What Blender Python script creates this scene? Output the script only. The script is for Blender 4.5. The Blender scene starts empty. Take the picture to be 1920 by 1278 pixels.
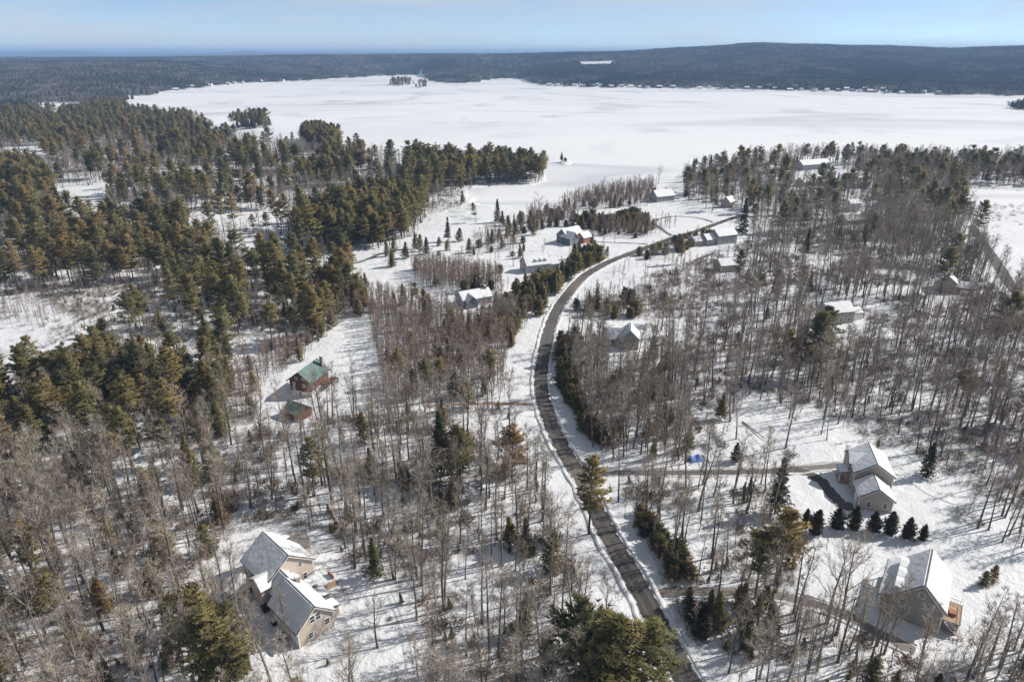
import bpy, math, random
import numpy as np

# ------------------------------------------------------------------ camera, sky, sun, exposure
CAM_H = 105.0
PITCH = math.radians(22.84)
SUN_EL = math.radians(38.0)
SUN_AZ = (0.955, 0.297)            # horizontal direction towards the sun (x, y)
scene = bpy.context.scene
col = scene.collection
cam_d = bpy.data.cameras.new('camera')
cam = bpy.data.objects.new('camera', cam_d)
col.objects.link(cam)
cam_d.sensor_width = 36.0
cam_d.lens = 24.0
cam_d.clip_start = 1.0
cam_d.clip_end = 90000.0
cam.location = (0, 0, CAM_H)
cam.rotation_euler = (math.pi / 2 - PITCH, 0, 0)
scene.camera = cam

world = bpy.data.worlds.new('World')
scene.world = world
world.use_nodes = True
wn, wl = world.node_tree.nodes, world.node_tree.links
wn.clear()
wout = wn.new('ShaderNodeOutputWorld')
wbg = wn.new('ShaderNodeBackground')
sky = wn.new('ShaderNodeTexSky')
sky.sky_type = 'NISHITA'
sky.sun_disc = False
sky.sun_elevation = SUN_EL
sky.sun_rotation = math.atan2(SUN_AZ[0], SUN_AZ[1])
sky.altitude = 7500
sky.air_density = 1.0
sky.dust_density = 0.0
sky.ozone_density = 1.0
wbg.inputs['Strength'].default_value = 0.083
# thin cirrus veil: a noise on the sky dome, stretched along the wind
tc = wn.new('ShaderNodeTexCoord')
mp = wn.new('ShaderNodeMapping')
mp.inputs['Rotation'].default_value = (0, 0, 0.35)
mp.inputs['Scale'].default_value = (1.1, 2.6, 9.0)
mp.inputs['Location'].default_value = (-1.25, -0.62, -0.41)
nz = wn.new('ShaderNodeTexNoise')
nz.inputs['Scale'].default_value = 2.3
nz.inputs['Detail'].default_value = 5.0
nz.inputs['Roughness'].default_value = 0.55
ramp = wn.new('ShaderNodeValToRGB')
ramp.color_ramp.elements[0].position = 0.33
ramp.color_ramp.elements[0].color = (0, 0, 0, 1)
ramp.color_ramp.elements[1].position = 0.68
ramp.color_ramp.elements[1].color = (0.85, 0.85, 0.85, 1)
mixc = wn.new('ShaderNodeMix')
mixc.data_type = 'RGBA'
mixc.inputs[7].default_value = (4.6, 4.95, 5.35, 1)
wl.new(tc.outputs['Generated'], mp.inputs['Vector'])
wl.new(mp.outputs['Vector'], nz.inputs['Vector'])
wl.new(nz.outputs['Fac'], ramp.inputs['Fac'])
wl.new(ramp.outputs['Color'], mixc.inputs[0])
wl.new(sky.outputs['Color'], mixc.inputs[6])
tint = wn.new('ShaderNodeMix')
tint.data_type = 'RGBA'
tint.blend_type = 'MULTIPLY'
tint.inputs[0].default_value = 1.0
tint.inputs[7].default_value = (0.97, 0.965, 0.94, 1)
wl.new(mixc.outputs[2], tint.inputs[6])
wl.new(tint.outputs[2], wbg.inputs['Color'])
wl.new(wbg.outputs['Background'], wout.inputs['Surface'])

sun_d = bpy.data.lights.new('sun', 'SUN')
sun_d.energy = 3.8
sun_d.angle = math.radians(0.53)
sun_d.color = (1.0, 0.94, 0.86)
sun = bpy.data.objects.new('sun', sun_d)
col.objects.link(sun)
_h = math.cos(SUN_EL)
_n = math.hypot(*SUN_AZ)
from mathutils import Vector
SUN_DIR = Vector((SUN_AZ[0] / _n * _h, SUN_AZ[1] / _n * _h, math.sin(SUN_EL)))
sun.rotation_euler = SUN_DIR.to_track_quat('Z', 'Y').to_euler()
sun.location = (0, 0, 400)

vs = scene.view_settings
vs.view_transform = 'Standard'
vs.look = 'None'
vs.exposure = 0.8
vs.gamma = 1.0
vs.use_curve_mapping = False
cy = scene.cycles
cy.use_denoising = True
cy.denoiser = 'OPENIMAGEDENOISE'
cy.denoising_input_passes = 'RGB_ALBEDO_NORMAL'
cy.max_bounces = 6
cy.diffuse_bounces = 4
cy.glossy_bounces = 2
cy.transmission_bounces = 2
cy.volume_bounces = 0
cy.transparent_max_bounces = 4
cy.use_adaptive_sampling = False
cy.caustics_reflective = False
cy.caustics_refractive = False

# ------------------------------------------------------------------ helpers: survey of the photograph onto the ground plane
CP, SP = math.cos(PITCH), math.sin(PITCH)


def G(px, py, z=0.0):
    """ground point (x, y) seen at a pixel of the 1920 x 1278 photograph, at height z"""
    a = (px - 960.0) / 1280.0
    b = (639.0 - py) / 1280.0
    dz = -SP + b * CP
    t = (z - CAM_H) / dz
    return (a * t, (CP + b * SP) * t)


def proj(x, y, z):
    dz = z - CAM_H
    dep = y * CP - dz * SP
    up = y * SP + dz * CP
    return 960 + 1280 * x / dep, 639 - 1280 * up / dep, dep


def gpoly(pts):
    return np.array([G(*p) for p in pts])


def inside(poly, x, y):
    x = np.asarray(x, float)
    y = np.asarray(y, float)
    r = np.zeros(x.shape, bool)
    n = len(poly)
    j = n - 1
    for i in range(n):
        xi, yi = poly[i]
        xj, yj = poly[j]
        if yi != yj:
            c = ((yi > y) != (yj > y)) & (x < (xj - xi) * (y - yi) / (yj - yi) + xi)
            r ^= c
        j = i
    return r


def seg_dist(pts, x, y):
    d = np.full(np.shape(x), 1e9)
    for (ax, ay), (bx, by) in zip(pts[:-1], pts[1:]):
        vx, vy = bx - ax, by - ay
        L = vx * vx + vy * vy + 1e-9
        t = np.clip(((x - ax) * vx + (y - ay) * vy) / L, 0, 1)
        d = np.minimum(d, np.hypot(x - ax - t * vx, y - ay - t * vy))
    return d


def spline(pts, step):
    """Catmull-Rom through pts, resampled about every step metres"""
    p = [np.array(q, float) for q in pts]
    p = [2 * p[0] - p[1]] + p + [2 * p[-1] - p[-2]]
    out = []
    for i in range(1, len(p) - 2):
        n = max(2, int(np.hypot(*(p[i + 1] - p[i])) / step))
        for k in range(n):
            t = k / n
            out.append(0.5 * (2 * p[i] + (p[i + 1] - p[i - 1]) * t + (2 * p[i - 1] - 5 * p[i] + 4 * p[i + 1] - p[i + 2]) * t * t + (3 * p[i] - p[i - 1] - 3 * p[i + 1] + p[i + 2]) * t ** 3))
    out.append(p[-2])
    return [tuple(q) for q in out]


# value noise for scattering
_rs = np.random.RandomState(5)
_NT = _rs.rand(256, 256)


def vnoise(x, y, s):
    u = np.asarray(x, float) / s + 500.3
    v = np.asarray(y, float) / s + 300.7
    i = np.floor(u).astype(int)
    j = np.floor(v).astype(int)
    fu = u - i
    fv = v - j
    fu = fu * fu * (3 - 2 * fu)
    fv = fv * fv * (3 - 2 * fv)
    a = _NT[i % 256, j % 256]
    b = _NT[(i + 1) % 256, j % 256]
    c = _NT[i % 256, (j + 1) % 256]
    d = _NT[(i + 1) % 256, (j + 1) % 256]
    return (a * (1 - fu) + b * fu) * (1 - fv) + (c * (1 - fu) + d * fu) * fv


# ------------------------------------------------------------------ the lie of the land
LAKE = gpoly([(240, 184), (330, 171), (400, 161), (470, 156.5), (560, 152), (640, 147.5), (700, 143.6), (760, 141.2), (790, 140.6),
              (796, 143), (797, 148.5), (812, 154), (850, 157), (905, 154), (922, 149.5), (945, 147.4), (966, 146.8), (980, 150.5), (1010, 159), (1050, 163), (1200, 166), (1400, 169),
              (1600, 174), (1700, 177.5), (1920, 180), (2350, 185), (2400, 300), (1920, 304), (1800, 300), (1650, 298), (1500, 294), (1400, 302),
              (1300, 318), (1265, 329), (1200, 341), (1130, 352), (1080, 372), (1030, 384), (960, 386), (895, 380), (884, 362), (892, 350),
              (1000, 347), (1024, 338), (1020, 326), (960, 315), (880, 306), (760, 304), (690, 290), (640, 272), (600, 255), (560, 263), (520, 266), (450, 252),
              (390, 240), (370, 226), (330, 226), (250, 218), (236, 200)])
LAKE_TIP = gpoly([(1895, 200), (1905, 196), (1960, 192), (2300, 192), (2300, 215), (1960, 209), (1905, 205)])
POND = gpoly([(5, 290), (40, 284), (88, 279), (84, 300), (60, 318), (30, 322)])
POND2 = gpoly([(1812, 352), (1870, 354), (2100, 364), (2100, 386), (1880, 384), (1830, 384)])
_pxs = np.arange(-900, 2710, 6.0)
_ds = np.arange(1250.0, 5600.0, 8.0)
_A, _D = np.meshgrid(_pxs, _ds)
_W = inside(LAKE, (_A - 960) / 1280.0 * (_D * CP + CAM_H * SP), _D)
_S = np.where(_W.any(0), _ds[len(_ds) - 1 - np.argmax(_W[::-1], 0)] + 12, 1500.0)
SHORE = (_pxs, np.convolve(np.pad(_S, 2, 'edge'), np.ones(5) / 5, 'valid'))
RIDGES = [
    # distance, [px], [ground elevation], back length, back fraction kept
    (2900, [-900, 0, 150, 300, 450, 560, 680, 760, 2700], [58, 57, 60, 57, 46, 30, 8, 0, 0], 1500, 0.7),
    (4700, [-900, 300, 450, 700, 900, 1000, 1050, 1200, 1330, 1400, 1500, 1600, 1700, 1780, 1850, 1920, 2100, 2700],
     [60, 64, 72, 82, 86, 88, 93, 110, 132, 149, 152, 140, 127, 119, 128, 140, 150, 120], 2500, 0.6),
    (7600, [-900, 0, 300, 450, 600, 800, 1000, 1200, 2700], [62, 64, 74, 86, 92, 92, 90, 88, 90], 3000, 0.8),
]


def sstep(a, b, x):
    t = np.clip((x - a) / (b - a), 0, 1)
    return t * t * (3 - 2 * t)


def far_px(x, y):
    return 960 + 1280 * x / np.maximum(y * CP + CAM_H * SP, 50.0)


def height(x, y):
    """ground elevation, lake level not counted"""
    x = np.asarray(x, float)
    y = np.asarray(y, float)
    near = 0.38 * np.sin(x / 29 + 1.3) * np.sin(y / 35 + 0.4) + 0.25 * np.sin(x / 17 + y / 21) + 0.15 * np.sin(x / 11 - y / 13 + 2)
    px = far_px(x, y)
    S = np.interp(px, *SHORE)
    out = near
    for D0, xs, es, back, keep in RIDGES:
        E = np.interp(px, xs, es)
        D0 = np.maximum(D0, S + 900)
        E = E * (1 + 0.10 * (vnoise(x, y, 420) - 0.5)) + (vnoise(x, y, 240) - 0.5) * 9
        up = sstep(np.minimum(S + 20, D0 - 600), D0, y)
        up = 0.35 * np.clip((y - S - 20) / (D0 - S), 0, 1) + 0.65 * up
        f = np.where(y < D0, up, 1 - (1 - keep) * sstep(D0, D0 + back, y))
        out = np.maximum(out, np.where(y > S, E * f, -10))
    plain = 74 + 46 * vnoise(x, y, 3400) + 14 * vnoise(x + 500, y, 900) + 48 * np.exp(-((px - 120) / 65) ** 2) * sstep(11000, 16000, y) * (1 - sstep(17000, 22000, y)) + 34 * np.exp(-((px - 460) / 24) ** 2) * sstep(11000, 16000, y) * (1 - sstep(17000, 22000, y))
    out = np.where(y > 9000, np.maximum(out * (1 - sstep(9000, 13000, y)), plain * sstep(8500, 15000, y)), out)
    return out


def in_water(x, y):
    return (inside(LAKE, x, y) & ~inside(LAKE_TIP, x, y)) | inside(POND, x, y) | inside(POND2, x, y)


def H1(x, y):
    return float(height(np.array([x]), np.array([y]))[0])


# ------------------------------------------------------------------ materials
def new_mat(name):
    m = bpy.data.materials.new(name)
    m.use_nodes = True
    nt = m.node_tree
    b = nt.nodes['Principled BSDF']
    b.inputs['Specular IOR Level'].default_value = 0.25
    return m, nt, b


def noise_mat(name, c1, c2, scale=1.0, rough=0.8, bump=0.0, bscale=8.0, rnd=0.0, stretch=(1, 1, 1), detail=4.0, spec=0.25, lo=0.35, hi=0.65, coords='Object'):
    m, nt, b = new_mat(name)
    n, l = nt.nodes, nt.links
    t = n.new('ShaderNodeTexCoord')
    mpn = n.new('ShaderNodeMapping')
    mpn.inputs['Scale'].default_value = stretch
    l.new(t.outputs[coords], mpn.inputs['Vector'])
    nn = n.new('ShaderNodeTexNoise')
    nn.inputs['Scale'].default_value = scale
    nn.inputs['Detail'].default_value = detail
    l.new(mpn.outputs['Vector'], nn.inputs['Vector'])
    r = n.new('ShaderNodeValToRGB')
    r.color_ramp.elements[0].position = lo
    r.color_ramp.elements[1].position = hi
    r.color_ramp.elements[0].color = (*c1, 1)
    r.color_ramp.elements[1].color = (*c2, 1)
    l.new(nn.outputs['Fac'], r.inputs['Fac'])
    out = r.outputs['Color']
    if rnd:
        oi = n.new('ShaderNodeObjectInfo')
        hs = n.new('ShaderNodeHueSaturation')
        mr = n.new('ShaderNodeMapRange')
        mr.inputs['To Min'].default_value = 1 - rnd
        mr.inputs['To Max'].default_value = 1 + rnd
        l.new(oi.outputs['Random'], mr.inputs['Value'])
        l.new(mr.outputs['Result'], hs.inputs['Value'])
        mr2 = n.new('ShaderNodeMapRange')
        mr2.inputs['To Min'].default_value = 0.5 - rnd * 0.03
        mr2.inputs['To Max'].default_value = 0.5 + rnd * 0.06
        mu = n.new('ShaderNodeMath')
        mu.operation = 'MULTIPLY'
        mu.inputs[1].default_value = 7.31
        fr = n.new('ShaderNodeMath')
        fr.operation = 'FRACT'
        l.new(oi.outputs['Random'], mu.inputs[0])
        l.new(mu.outputs[0], fr.inputs[0])
        l.new(fr.outputs[0], mr2.inputs['Value'])
        l.new(mr2.outputs['Result'], hs.inputs['Hue'])
        l.new(out, hs.inputs['Color'])
        out = hs.outputs['Color']
    l.new(out, b.inputs['Base Color'])
    b.inputs['Roughness'].default_value = rough
    b.inputs['Specular IOR Level'].default_value = spec
    if bump:
        bn = n.new('ShaderNodeTexNoise')
        bn.inputs['Scale'].default_value = bscale
        bn.inputs['Detail'].default_value = 5
        l.new(mpn.outputs['Vector'], bn.inputs['Vector'])
        bp = n.new('ShaderNodeBump')
        bp.inputs['Strength'].default_value = min(1.0, bump)
        bp.inputs['Distance'].default_value = 0.25
        l.new(bn.outputs['Fac'], bp.inputs['Height'])
        l.new(bp.outputs['Normal'], b.inputs['Normal'])
    return m


def snow_ground_mat():
    m, nt, b = new_mat('snow_ground')
    n, l = nt.nodes, nt.links
    t = n.new('ShaderNodeTexCoord')

    def noise(scale, detail=5, rough=0.55, stretch=None):
        k = n.new('ShaderNodeTexNoise')
        k.inputs['Scale'].default_value = scale
        k.inputs['Detail'].default_value = detail
        k.inputs['Roughness'].default_value = rough
        l.new(t.outputs['Object'], k.inputs['Vector'])
        return k

    def rampn(src, a, bb, ca, cb):
        r = n.new('ShaderNodeValToRGB')
        r.color_ramp.elements[0].position = a
        r.color_ramp.elements[1].position = bb
        r.color_ramp.elements[0].color = ca
        r.color_ramp.elements[1].color = cb
        l.new(src, r.inputs['Fac'])
        return r

    base = rampn(noise(0.05, 6).outputs['Fac'], 0.3, 0.7, (0.535, 0.55, 0.575, 1), (0.61, 0.62, 0.635, 1))
    # leaf litter and dead stalks that show through the snow, in loose patches
    patch = rampn(noise(0.035, 4).outputs['Fac'], 0.46, 0.66, (0, 0, 0, 1), (1, 1, 1, 1))
    speck = rampn(noise(0.95, 6, 0.7).outputs['Fac'], 0.55, 0.68, (0, 0, 0, 1), (1, 1, 1, 1))
    mul = n.new('ShaderNodeMath')
    mul.operation = 'MULTIPLY'
    l.new(patch.outputs['Color'], mul.inputs[0])
    l.new(speck.outputs['Color'], mul.inputs[1])
    mul2 = n.new('ShaderNodeMath')
    mul2.operation = 'MULTIPLY'
    mul2.inputs[1].default_value = 0.62
    l.new(mul.outputs[0], mul2.inputs[0])
    mx = n.new('ShaderNodeMix')
    mx.data_type = 'RGBA'
    l.new(mul2.outputs[0], mx.inputs[0])
    l.new(base.outputs['Color'], mx.inputs[6])
    mx.inputs[7].default_value = (0.30, 0.25, 0.20, 1)
    l.new(mx.outputs[2], b.inputs['Base Color'])
    b.inputs['Roughness'].default_value = 0.65
    add = n.new('ShaderNodeMath')
    add.operation = 'ADD'
    big = noise(0.22, 5, 0.6)
    fine = noise(1.6, 4, 0.6)
    sc = n.new('ShaderNodeMath')
    sc.operation = 'MULTIPLY'
    sc.inputs[1].default_value = 0.22
    l.new(fine.outputs['Fac'], sc.inputs[0])
    l.new(big.outputs['Fac'], add.inputs[0])
    l.new(sc.outputs[0], add.inputs[1])
    bp = n.new('ShaderNodeBump')
    bp.inputs['Strength'].default_value = 0.75
    bp.inputs['Distance'].default_value = 1.1
    l.new(add.outputs[0], bp.inputs['Height'])
    l.new(bp.outputs['Normal'], b.inputs['Normal'])
    return m


def lake_mat():
    m, nt, b = new_mat('lake_ice')
    n, l = nt.nodes, nt.links
    t = n.new('ShaderNodeTexCoord')

    def layer(scale, stretch, a, bb, detail=4, dist=0.0, rot=0.0):
        mpn = n.new('ShaderNodeMapping')
        mpn.inputs['Scale'].default_value = stretch
        mpn.inputs['Rotation'].default_value = (0, 0, rot)
        l.new(t.outputs['Object'], mpn.inputs['Vector'])
        k = n.new('ShaderNodeTexNoise')
        k.inputs['Scale'].default_value = scale
        k.inputs['Detail'].default_value = detail
        k.inputs['Distortion'].default_value = dist
        l.new(mpn.outputs['Vector'], k.inputs['Vector'])
        r = n.new('ShaderNodeValToRGB')
        r.color_ramp.elements[0].position = a
        r.color_ramp.elements[1].position = bb
        r.color_ramp.elements[0].color = (0, 0, 0, 1)
        r.color_ramp.elements[1].color = (1, 1, 1, 1)
        l.new(k.outputs['Fac'], r.inputs['Fac'])
        return r.outputs['Color']

    # windswept darker ice: long streaks, and thin wandering drift lines
    a = layer(0.0075, (1, 0.7, 1), 0.55, 0.74, 3, 0.6, 0.15)
    c = layer(0.0013, (0.8, 1.5, 1), 0.50, 0.66, 5, 0.8, 0.1)
    mpn = n.new('ShaderNodeMapping')
    mpn.inputs['Scale'].default_value = (0.35, 1.0, 1)
    mpn.inputs['Rotation'].default_value = (0, 0, 0.12)
    l.new(t.outputs['Object'], mpn.inputs['Vector'])
    k = n.new('ShaderNodeTexNoise')
    k.inputs['Scale'].default_value = 0.0016
    k.inputs['Detail'].default_value = 3
    k.inputs['Distortion'].default_value = 0.5
    l.new(mpn.outputs['Vector'], k.inputs['Vector'])
    r = n.new('ShaderNodeValToRGB')
    cr = r.color_ramp
    cr.elements[0].position = 0.485
    cr.elements[0].color = (0, 0, 0, 1)
    cr.elements[1].position = 0.50
    cr.elements[1].color = (1, 1, 1, 1)
    e = cr.elements.new(0.515)
    e.color = (0, 0, 0, 1)
    l.new(k.outputs['Fac'], r.inputs['Fac'])
    m1 = n.new('ShaderNodeMath')
    m1.operation = 'MULTIPLY_ADD'
    m1.inputs[1].default_value = 0.75
    l.new(a, m1.inputs[0])
    m3 = n.new('ShaderNodeMath')
    m3.operation = 'MULTIPLY'
    m3.inputs[1].default_value = 0.6
    l.new(r.outputs['Color'], m3.inputs[0])
    l.new(m3.outputs[0], m1.inputs[2])
    m2 = n.new('ShaderNodeMath')
    m2.operation = 'MULTIPLY_ADD'
    m2.inputs[1].default_value = 0.3
    l.new(c, m2.inputs[0])
    l.new(m1.outputs[0], m2.inputs[2])
    m2.use_clamp = True
    mx = n.new('ShaderNodeMix')
    mx.data_type = 'RGBA'
    l.new(m2.outputs[0], mx.inputs[0])
    mx.inputs[6].default_value = (0.60, 0.61, 0.627, 1)
    mx.inputs[7].default_value = (0.37, 0.39, 0.42, 1)
    l.new(mx.outputs[2], b.inputs['Base Color'])
    b.inputs['Roughness'].default_value = 0.7
    return m


M = {}
M['snow_ground'] = snow_ground_mat()
M['lake'] = lake_mat()
M['far_ground'] = noise_mat('far_woodland', (0.035, 0.04, 0.036), (0.12, 0.11, 0.10), 0.012, 0.95, detail=8, lo=0.42, hi=0.70)
M['snow'] = noise_mat('roof_snow', (0.58, 0.595, 0.615), (0.64, 0.65, 0.665), 0.6, 0.65, bump=0.6, bscale=0.9)
M['thin_snow'] = noise_mat('thin_roof_snow', (0.24, 0.24, 0.25), (0.60, 0.61, 0.635), 0.9, 0.7, lo=0.36, hi=0.56, detail=6)
M['bank'] = noise_mat('ploughed_snow', (0.42, 0.415, 0.415), (0.61, 0.62, 0.64), 0.45, 0.7, bump=0.9, bscale=1.1, detail=7)
def road_mat(name, c1, c2, sandy, edge=0.72):
    """worn asphalt: patches, paler wheel paths, ragged snow along both edges (reads the strip's own across coordinate)"""
    m = noise_mat(name, c1, c2, 0.055, 0.85, bump=0.3, bscale=3, detail=9, lo=0.36, hi=0.64)
    n, l = m.node_tree.nodes, m.node_tree.links
    b = n['Principled BSDF']
    src = b.inputs['Base Color'].links[0].from_socket
    t_ = n.new('ShaderNodeTexCoord')
    at_ = n.new('ShaderNodeAttribute')
    at_.attribute_name = 'across'
    def math_(op, a_, b_=None):
        k = n.new('ShaderNodeMath')
        k.operation = op
        for q, v in ((0, a_), (1, b_)):
            if v is None:
                continue
            if isinstance(v, (int, float)):
                k.inputs[q].default_value = v
            else:
                l.new(v, k.inputs[q])
        return k.outputs[0]
    def noise_(scale, detail=5):
        k = n.new('ShaderNodeTexNoise')
        k.inputs['Scale'].default_value = scale
        k.inputs['Detail'].default_value = detail
        l.new(t_.outputs['Object'], k.inputs['Vector'])
        return k.outputs['Fac']
    def mix_(fac, a_, col_):
        k = n.new('ShaderNodeMix')
        k.data_type = 'RGBA'
        l.new(fac, k.inputs[0])
        l.new(a_, k.inputs[6])
        k.inputs[7].default_value = (*col_, 1)
        return k.outputs[2]
    ac = math_('ABSOLUTE', at_.outputs['Fac'])
    w_ = math_('ABSOLUTE', math_('SUBTRACT', ac, 0.42))
    path = math_('MULTIPLY', math_('SUBTRACT', 1.0, math_('MULTIPLY', math_('MINIMUM', w_, 0.22), 4.5)), math_('MULTIPLY', noise_(0.12), 0.55))
    c = mix_(path, src, sandy)
    sand = n.new('ShaderNodeMapRange')
    sand.inputs['From Min'].default_value = 0.52
    sand.inputs['From Max'].default_value = 0.66
    l.new(noise_(0.018, 3), sand.inputs['Value'])
    c = mix_(math_('MULTIPLY', sand.outputs[0], 0.7), c, sandy)
    e_ = math_('ADD', ac, math_('MULTIPLY', math_('SUBTRACT', noise_(0.5, 6), 0.5), 0.9))
    sn = n.new('ShaderNodeMapRange')
    sn.inputs['From Min'].default_value = edge + 0.16
    sn.inputs['From Max'].default_value = edge + 0.28
    l.new(e_, sn.inputs['Value'])
    c = mix_(sn.outputs[0], c, (0.55, 0.56, 0.58))
    l.new(c, b.inputs['Base Color'])
    return m


M['asphalt'] = road_mat('asphalt', (0.046, 0.044, 0.043), (0.098, 0.089, 0.083), (0.162, 0.138, 0.12))
M['drive'] = road_mat('gravel_drive', (0.08, 0.07, 0.064), (0.16, 0.142, 0.13), (0.25, 0.225, 0.205), 0.62)
M['thaw'] = noise_mat('thawed_gravel', (0.16, 0.10, 0.075), (0.40, 0.33, 0.28), 0.6, 0.95, detail=8, lo=0.42, hi=0.7)
M['stream'] = noise_mat('grey_stream_ice', (0.36, 0.38, 0.36), (0.66, 0.68, 0.70), 0.12, 0.45, detail=6, lo=0.35, hi=0.7)
M['bark'] = noise_mat('hardwood_bark', (0.085, 0.074, 0.066), (0.215, 0.19, 0.168), 0.8, 0.95, rnd=0.48, stretch=(3, 3, 0.6))
M['twig'] = noise_mat('hardwood_twig', (0.205, 0.17, 0.139), (0.375, 0.318, 0.268), 0.5, 0.95, rnd=0.3)
M['red_twig'] = noise_mat('sapling_twig', (0.215, 0.155, 0.125), (0.37, 0.285, 0.24), 0.4, 0.95, rnd=0.25)
M['pine_bark'] = noise_mat('pine_bark', (0.06, 0.05, 0.042), (0.14, 0.115, 0.10), 0.9, 0.95, rnd=0.2, stretch=(3, 3, 0.6))
def needle_mat(name, stops, amp):
    m, nt, b = new_mat(name)
    n, l = nt.nodes, nt.links
    oi = n.new('ShaderNodeObjectInfo')
    r_ = n.new('ShaderNodeValToRGB')
    cr_ = r_.color_ramp
    while len(cr_.elements) < len(stops):
        cr_.elements.new(0.5)
    for e_, (p_, c_) in zip(cr_.elements, stops):
        e_.position = p_
        e_.color = (*c_, 1)
    l.new(oi.outputs['Random'], r_.inputs['Fac'])
    t_ = n.new('ShaderNodeTexCoord')
    k_ = n.new('ShaderNodeTexNoise')
    k_.inputs['Scale'].default_value = 0.45
    k_.inputs['Detail'].default_value = 4
    l.new(t_.outputs['Object'], k_.inputs['Vector'])
    mr_ = n.new('ShaderNodeMapRange')
    mr_.inputs['From Min'].default_value = 0.3
    mr_.inputs['From Max'].default_value = 0.7
    mr_.inputs['To Min'].default_value = 1 - amp
    mr_.inputs['To Max'].default_value = 1 + amp
    l.new(k_.outputs['Fac'], mr_.inputs['Value'])
    hs_ = n.new('ShaderNodeHueSaturation')
    l.new(r_.outputs['Color'], hs_.inputs['Color'])
    l.new(mr_.outputs['Result'], hs_.inputs['Value'])
    l.new(hs_.outputs['Color'], b.inputs['Base Color'])
    b.inputs['Roughness'].default_value = 0.75
    return m


M['needle'] = needle_mat('pine_needle', [(0.0, (0.125, 0.13, 0.064)), (0.3, (0.205, 0.188, 0.08)), (0.7, (0.26, 0.218, 0.092)), (0.93, (0.295, 0.225, 0.098)), (1.0, (0.32, 0.215, 0.098))], 0.42)
M['spruce_needle'] = noise_mat('spruce_needle', (0.05, 0.062, 0.036), (0.125, 0.128, 0.066), 0.5, 0.75, rnd=0.25)
M['brown_leaf'] = noise_mat('beech_leaf', (0.13, 0.085, 0.05), (0.27, 0.19, 0.12), 0.6, 0.9, rnd=0.25)
M['brush'] = noise_mat('dead_brush', (0.13, 0.102, 0.082), (0.28, 0.23, 0.19), 0.6, 0.95, rnd=0.3)
M['cream'] = noise_mat('cream_siding', (0.50, 0.425, 0.355), (0.545, 0.47, 0.395), 0.8, 0.7, stretch=(1, 1, 14))
M['tan'] = noise_mat('tan_siding', (0.34, 0.295, 0.255), (0.39, 0.34, 0.295), 0.8, 0.7, stretch=(1, 1, 14))
M['taupe'] = noise_mat('taupe_siding', (0.25, 0.235, 0.208), (0.30, 0.282, 0.252), 0.8, 0.7, stretch=(1, 1, 14))
M['grey'] = noise_mat('grey_siding', (0.27, 0.27, 0.28), (0.34, 0.34, 0.35), 0.8, 0.7, stretch=(1, 1, 14))
M['bluegrey'] = noise_mat('blue_grey_siding', (0.10, 0.125, 0.15), (0.15, 0.18, 0.21), 0.8, 0.7, stretch=(1, 1, 14))
M['red_log'] = noise_mat('red_log', (0.085, 0.036, 0.027), (0.16, 0.066, 0.045), 0.9, 0.7, stretch=(1, 1, 8))
M['brick'] = noise_mat('red_brick', (0.28, 0.12, 0.08), (0.36, 0.17, 0.11), 1.2, 0.85)
M['white'] = noise_mat('white_paint', (0.72, 0.72, 0.71), (0.78, 0.78, 0.77), 1.0, 0.55)
M['concrete'] = noise_mat('pale_concrete', (0.50, 0.49, 0.47), (0.62, 0.61, 0.59), 0.8, 0.9)
M['shingle'] = noise_mat('grey_shingle', (0.10, 0.095, 0.09), (0.19, 0.175, 0.16), 1.2, 0.9, detail=6)
M['blue_shingle'] = noise_mat('slate_shingle', (0.20, 0.22, 0.245), (0.42, 0.445, 0.47), 0.55, 0.9, detail=7)
M['green_roof'] = noise_mat('green_metal_roof', (0.04, 0.085, 0.075), (0.08, 0.142, 0.128), 0.4, 0.45, detail=6, spec=0.4)
M['deck'] = noise_mat('cedar_deck', (0.30, 0.20, 0.135), (0.42, 0.30, 0.21), 0.8, 0.8, stretch=(6, 1, 1))
M['dark'] = noise_mat('dark_plastic', (0.02, 0.02, 0.022), (0.04, 0.04, 0.043), 1.0, 0.5)
M['tarp'] = noise_mat('blue_tarp', (0.05, 0.14, 0.42), (0.11, 0.23, 0.55), 0.9, 0.45, bump=0.6, bscale=1.4, spec=0.4)
M['stone'] = noise_mat('grey_stone', (0.16, 0.15, 0.14), (0.30, 0.29, 0.27), 1.5, 0.9, bump=0.5, bscale=3)
def translucent(m, fac):
    n, l = m.node_tree.nodes, m.node_tree.links
    b = n['Principled BSDF']
    src = b.inputs['Base Color'].links[0].from_socket
    tr = n.new('ShaderNodeBsdfTranslucent')
    l.new(src, tr.inputs['Color'])
    mx = n.new('ShaderNodeMixShader')
    mx.inputs[0].default_value = fac
    l.new(b.outputs[0], mx.inputs[1])
    l.new(tr.outputs[0], mx.inputs[2])
    l.new(mx.outputs[0], n['Material Output'].inputs['Surface'])


M['cedar_needle'] = noise_mat('cedar_needle', (0.062, 0.056, 0.036), (0.15, 0.125, 0.075), 0.9, 0.8, rnd=0.25)
for k in ('needle', 'spruce_needle', 'cedar_needle'):
    translucent(M[k], 0.42)
gm, gnt, gb = new_mat('window_glass')
gb.inputs['Base Color'].default_value = (0.035, 0.045, 0.055, 1)
gb.inputs['Roughness'].default_value = 0.08
gb.inputs['Specular IOR Level'].default_value = 0.6
M['glass'] = gm

# ------------------------------------------------------------------ mesh builder


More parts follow.
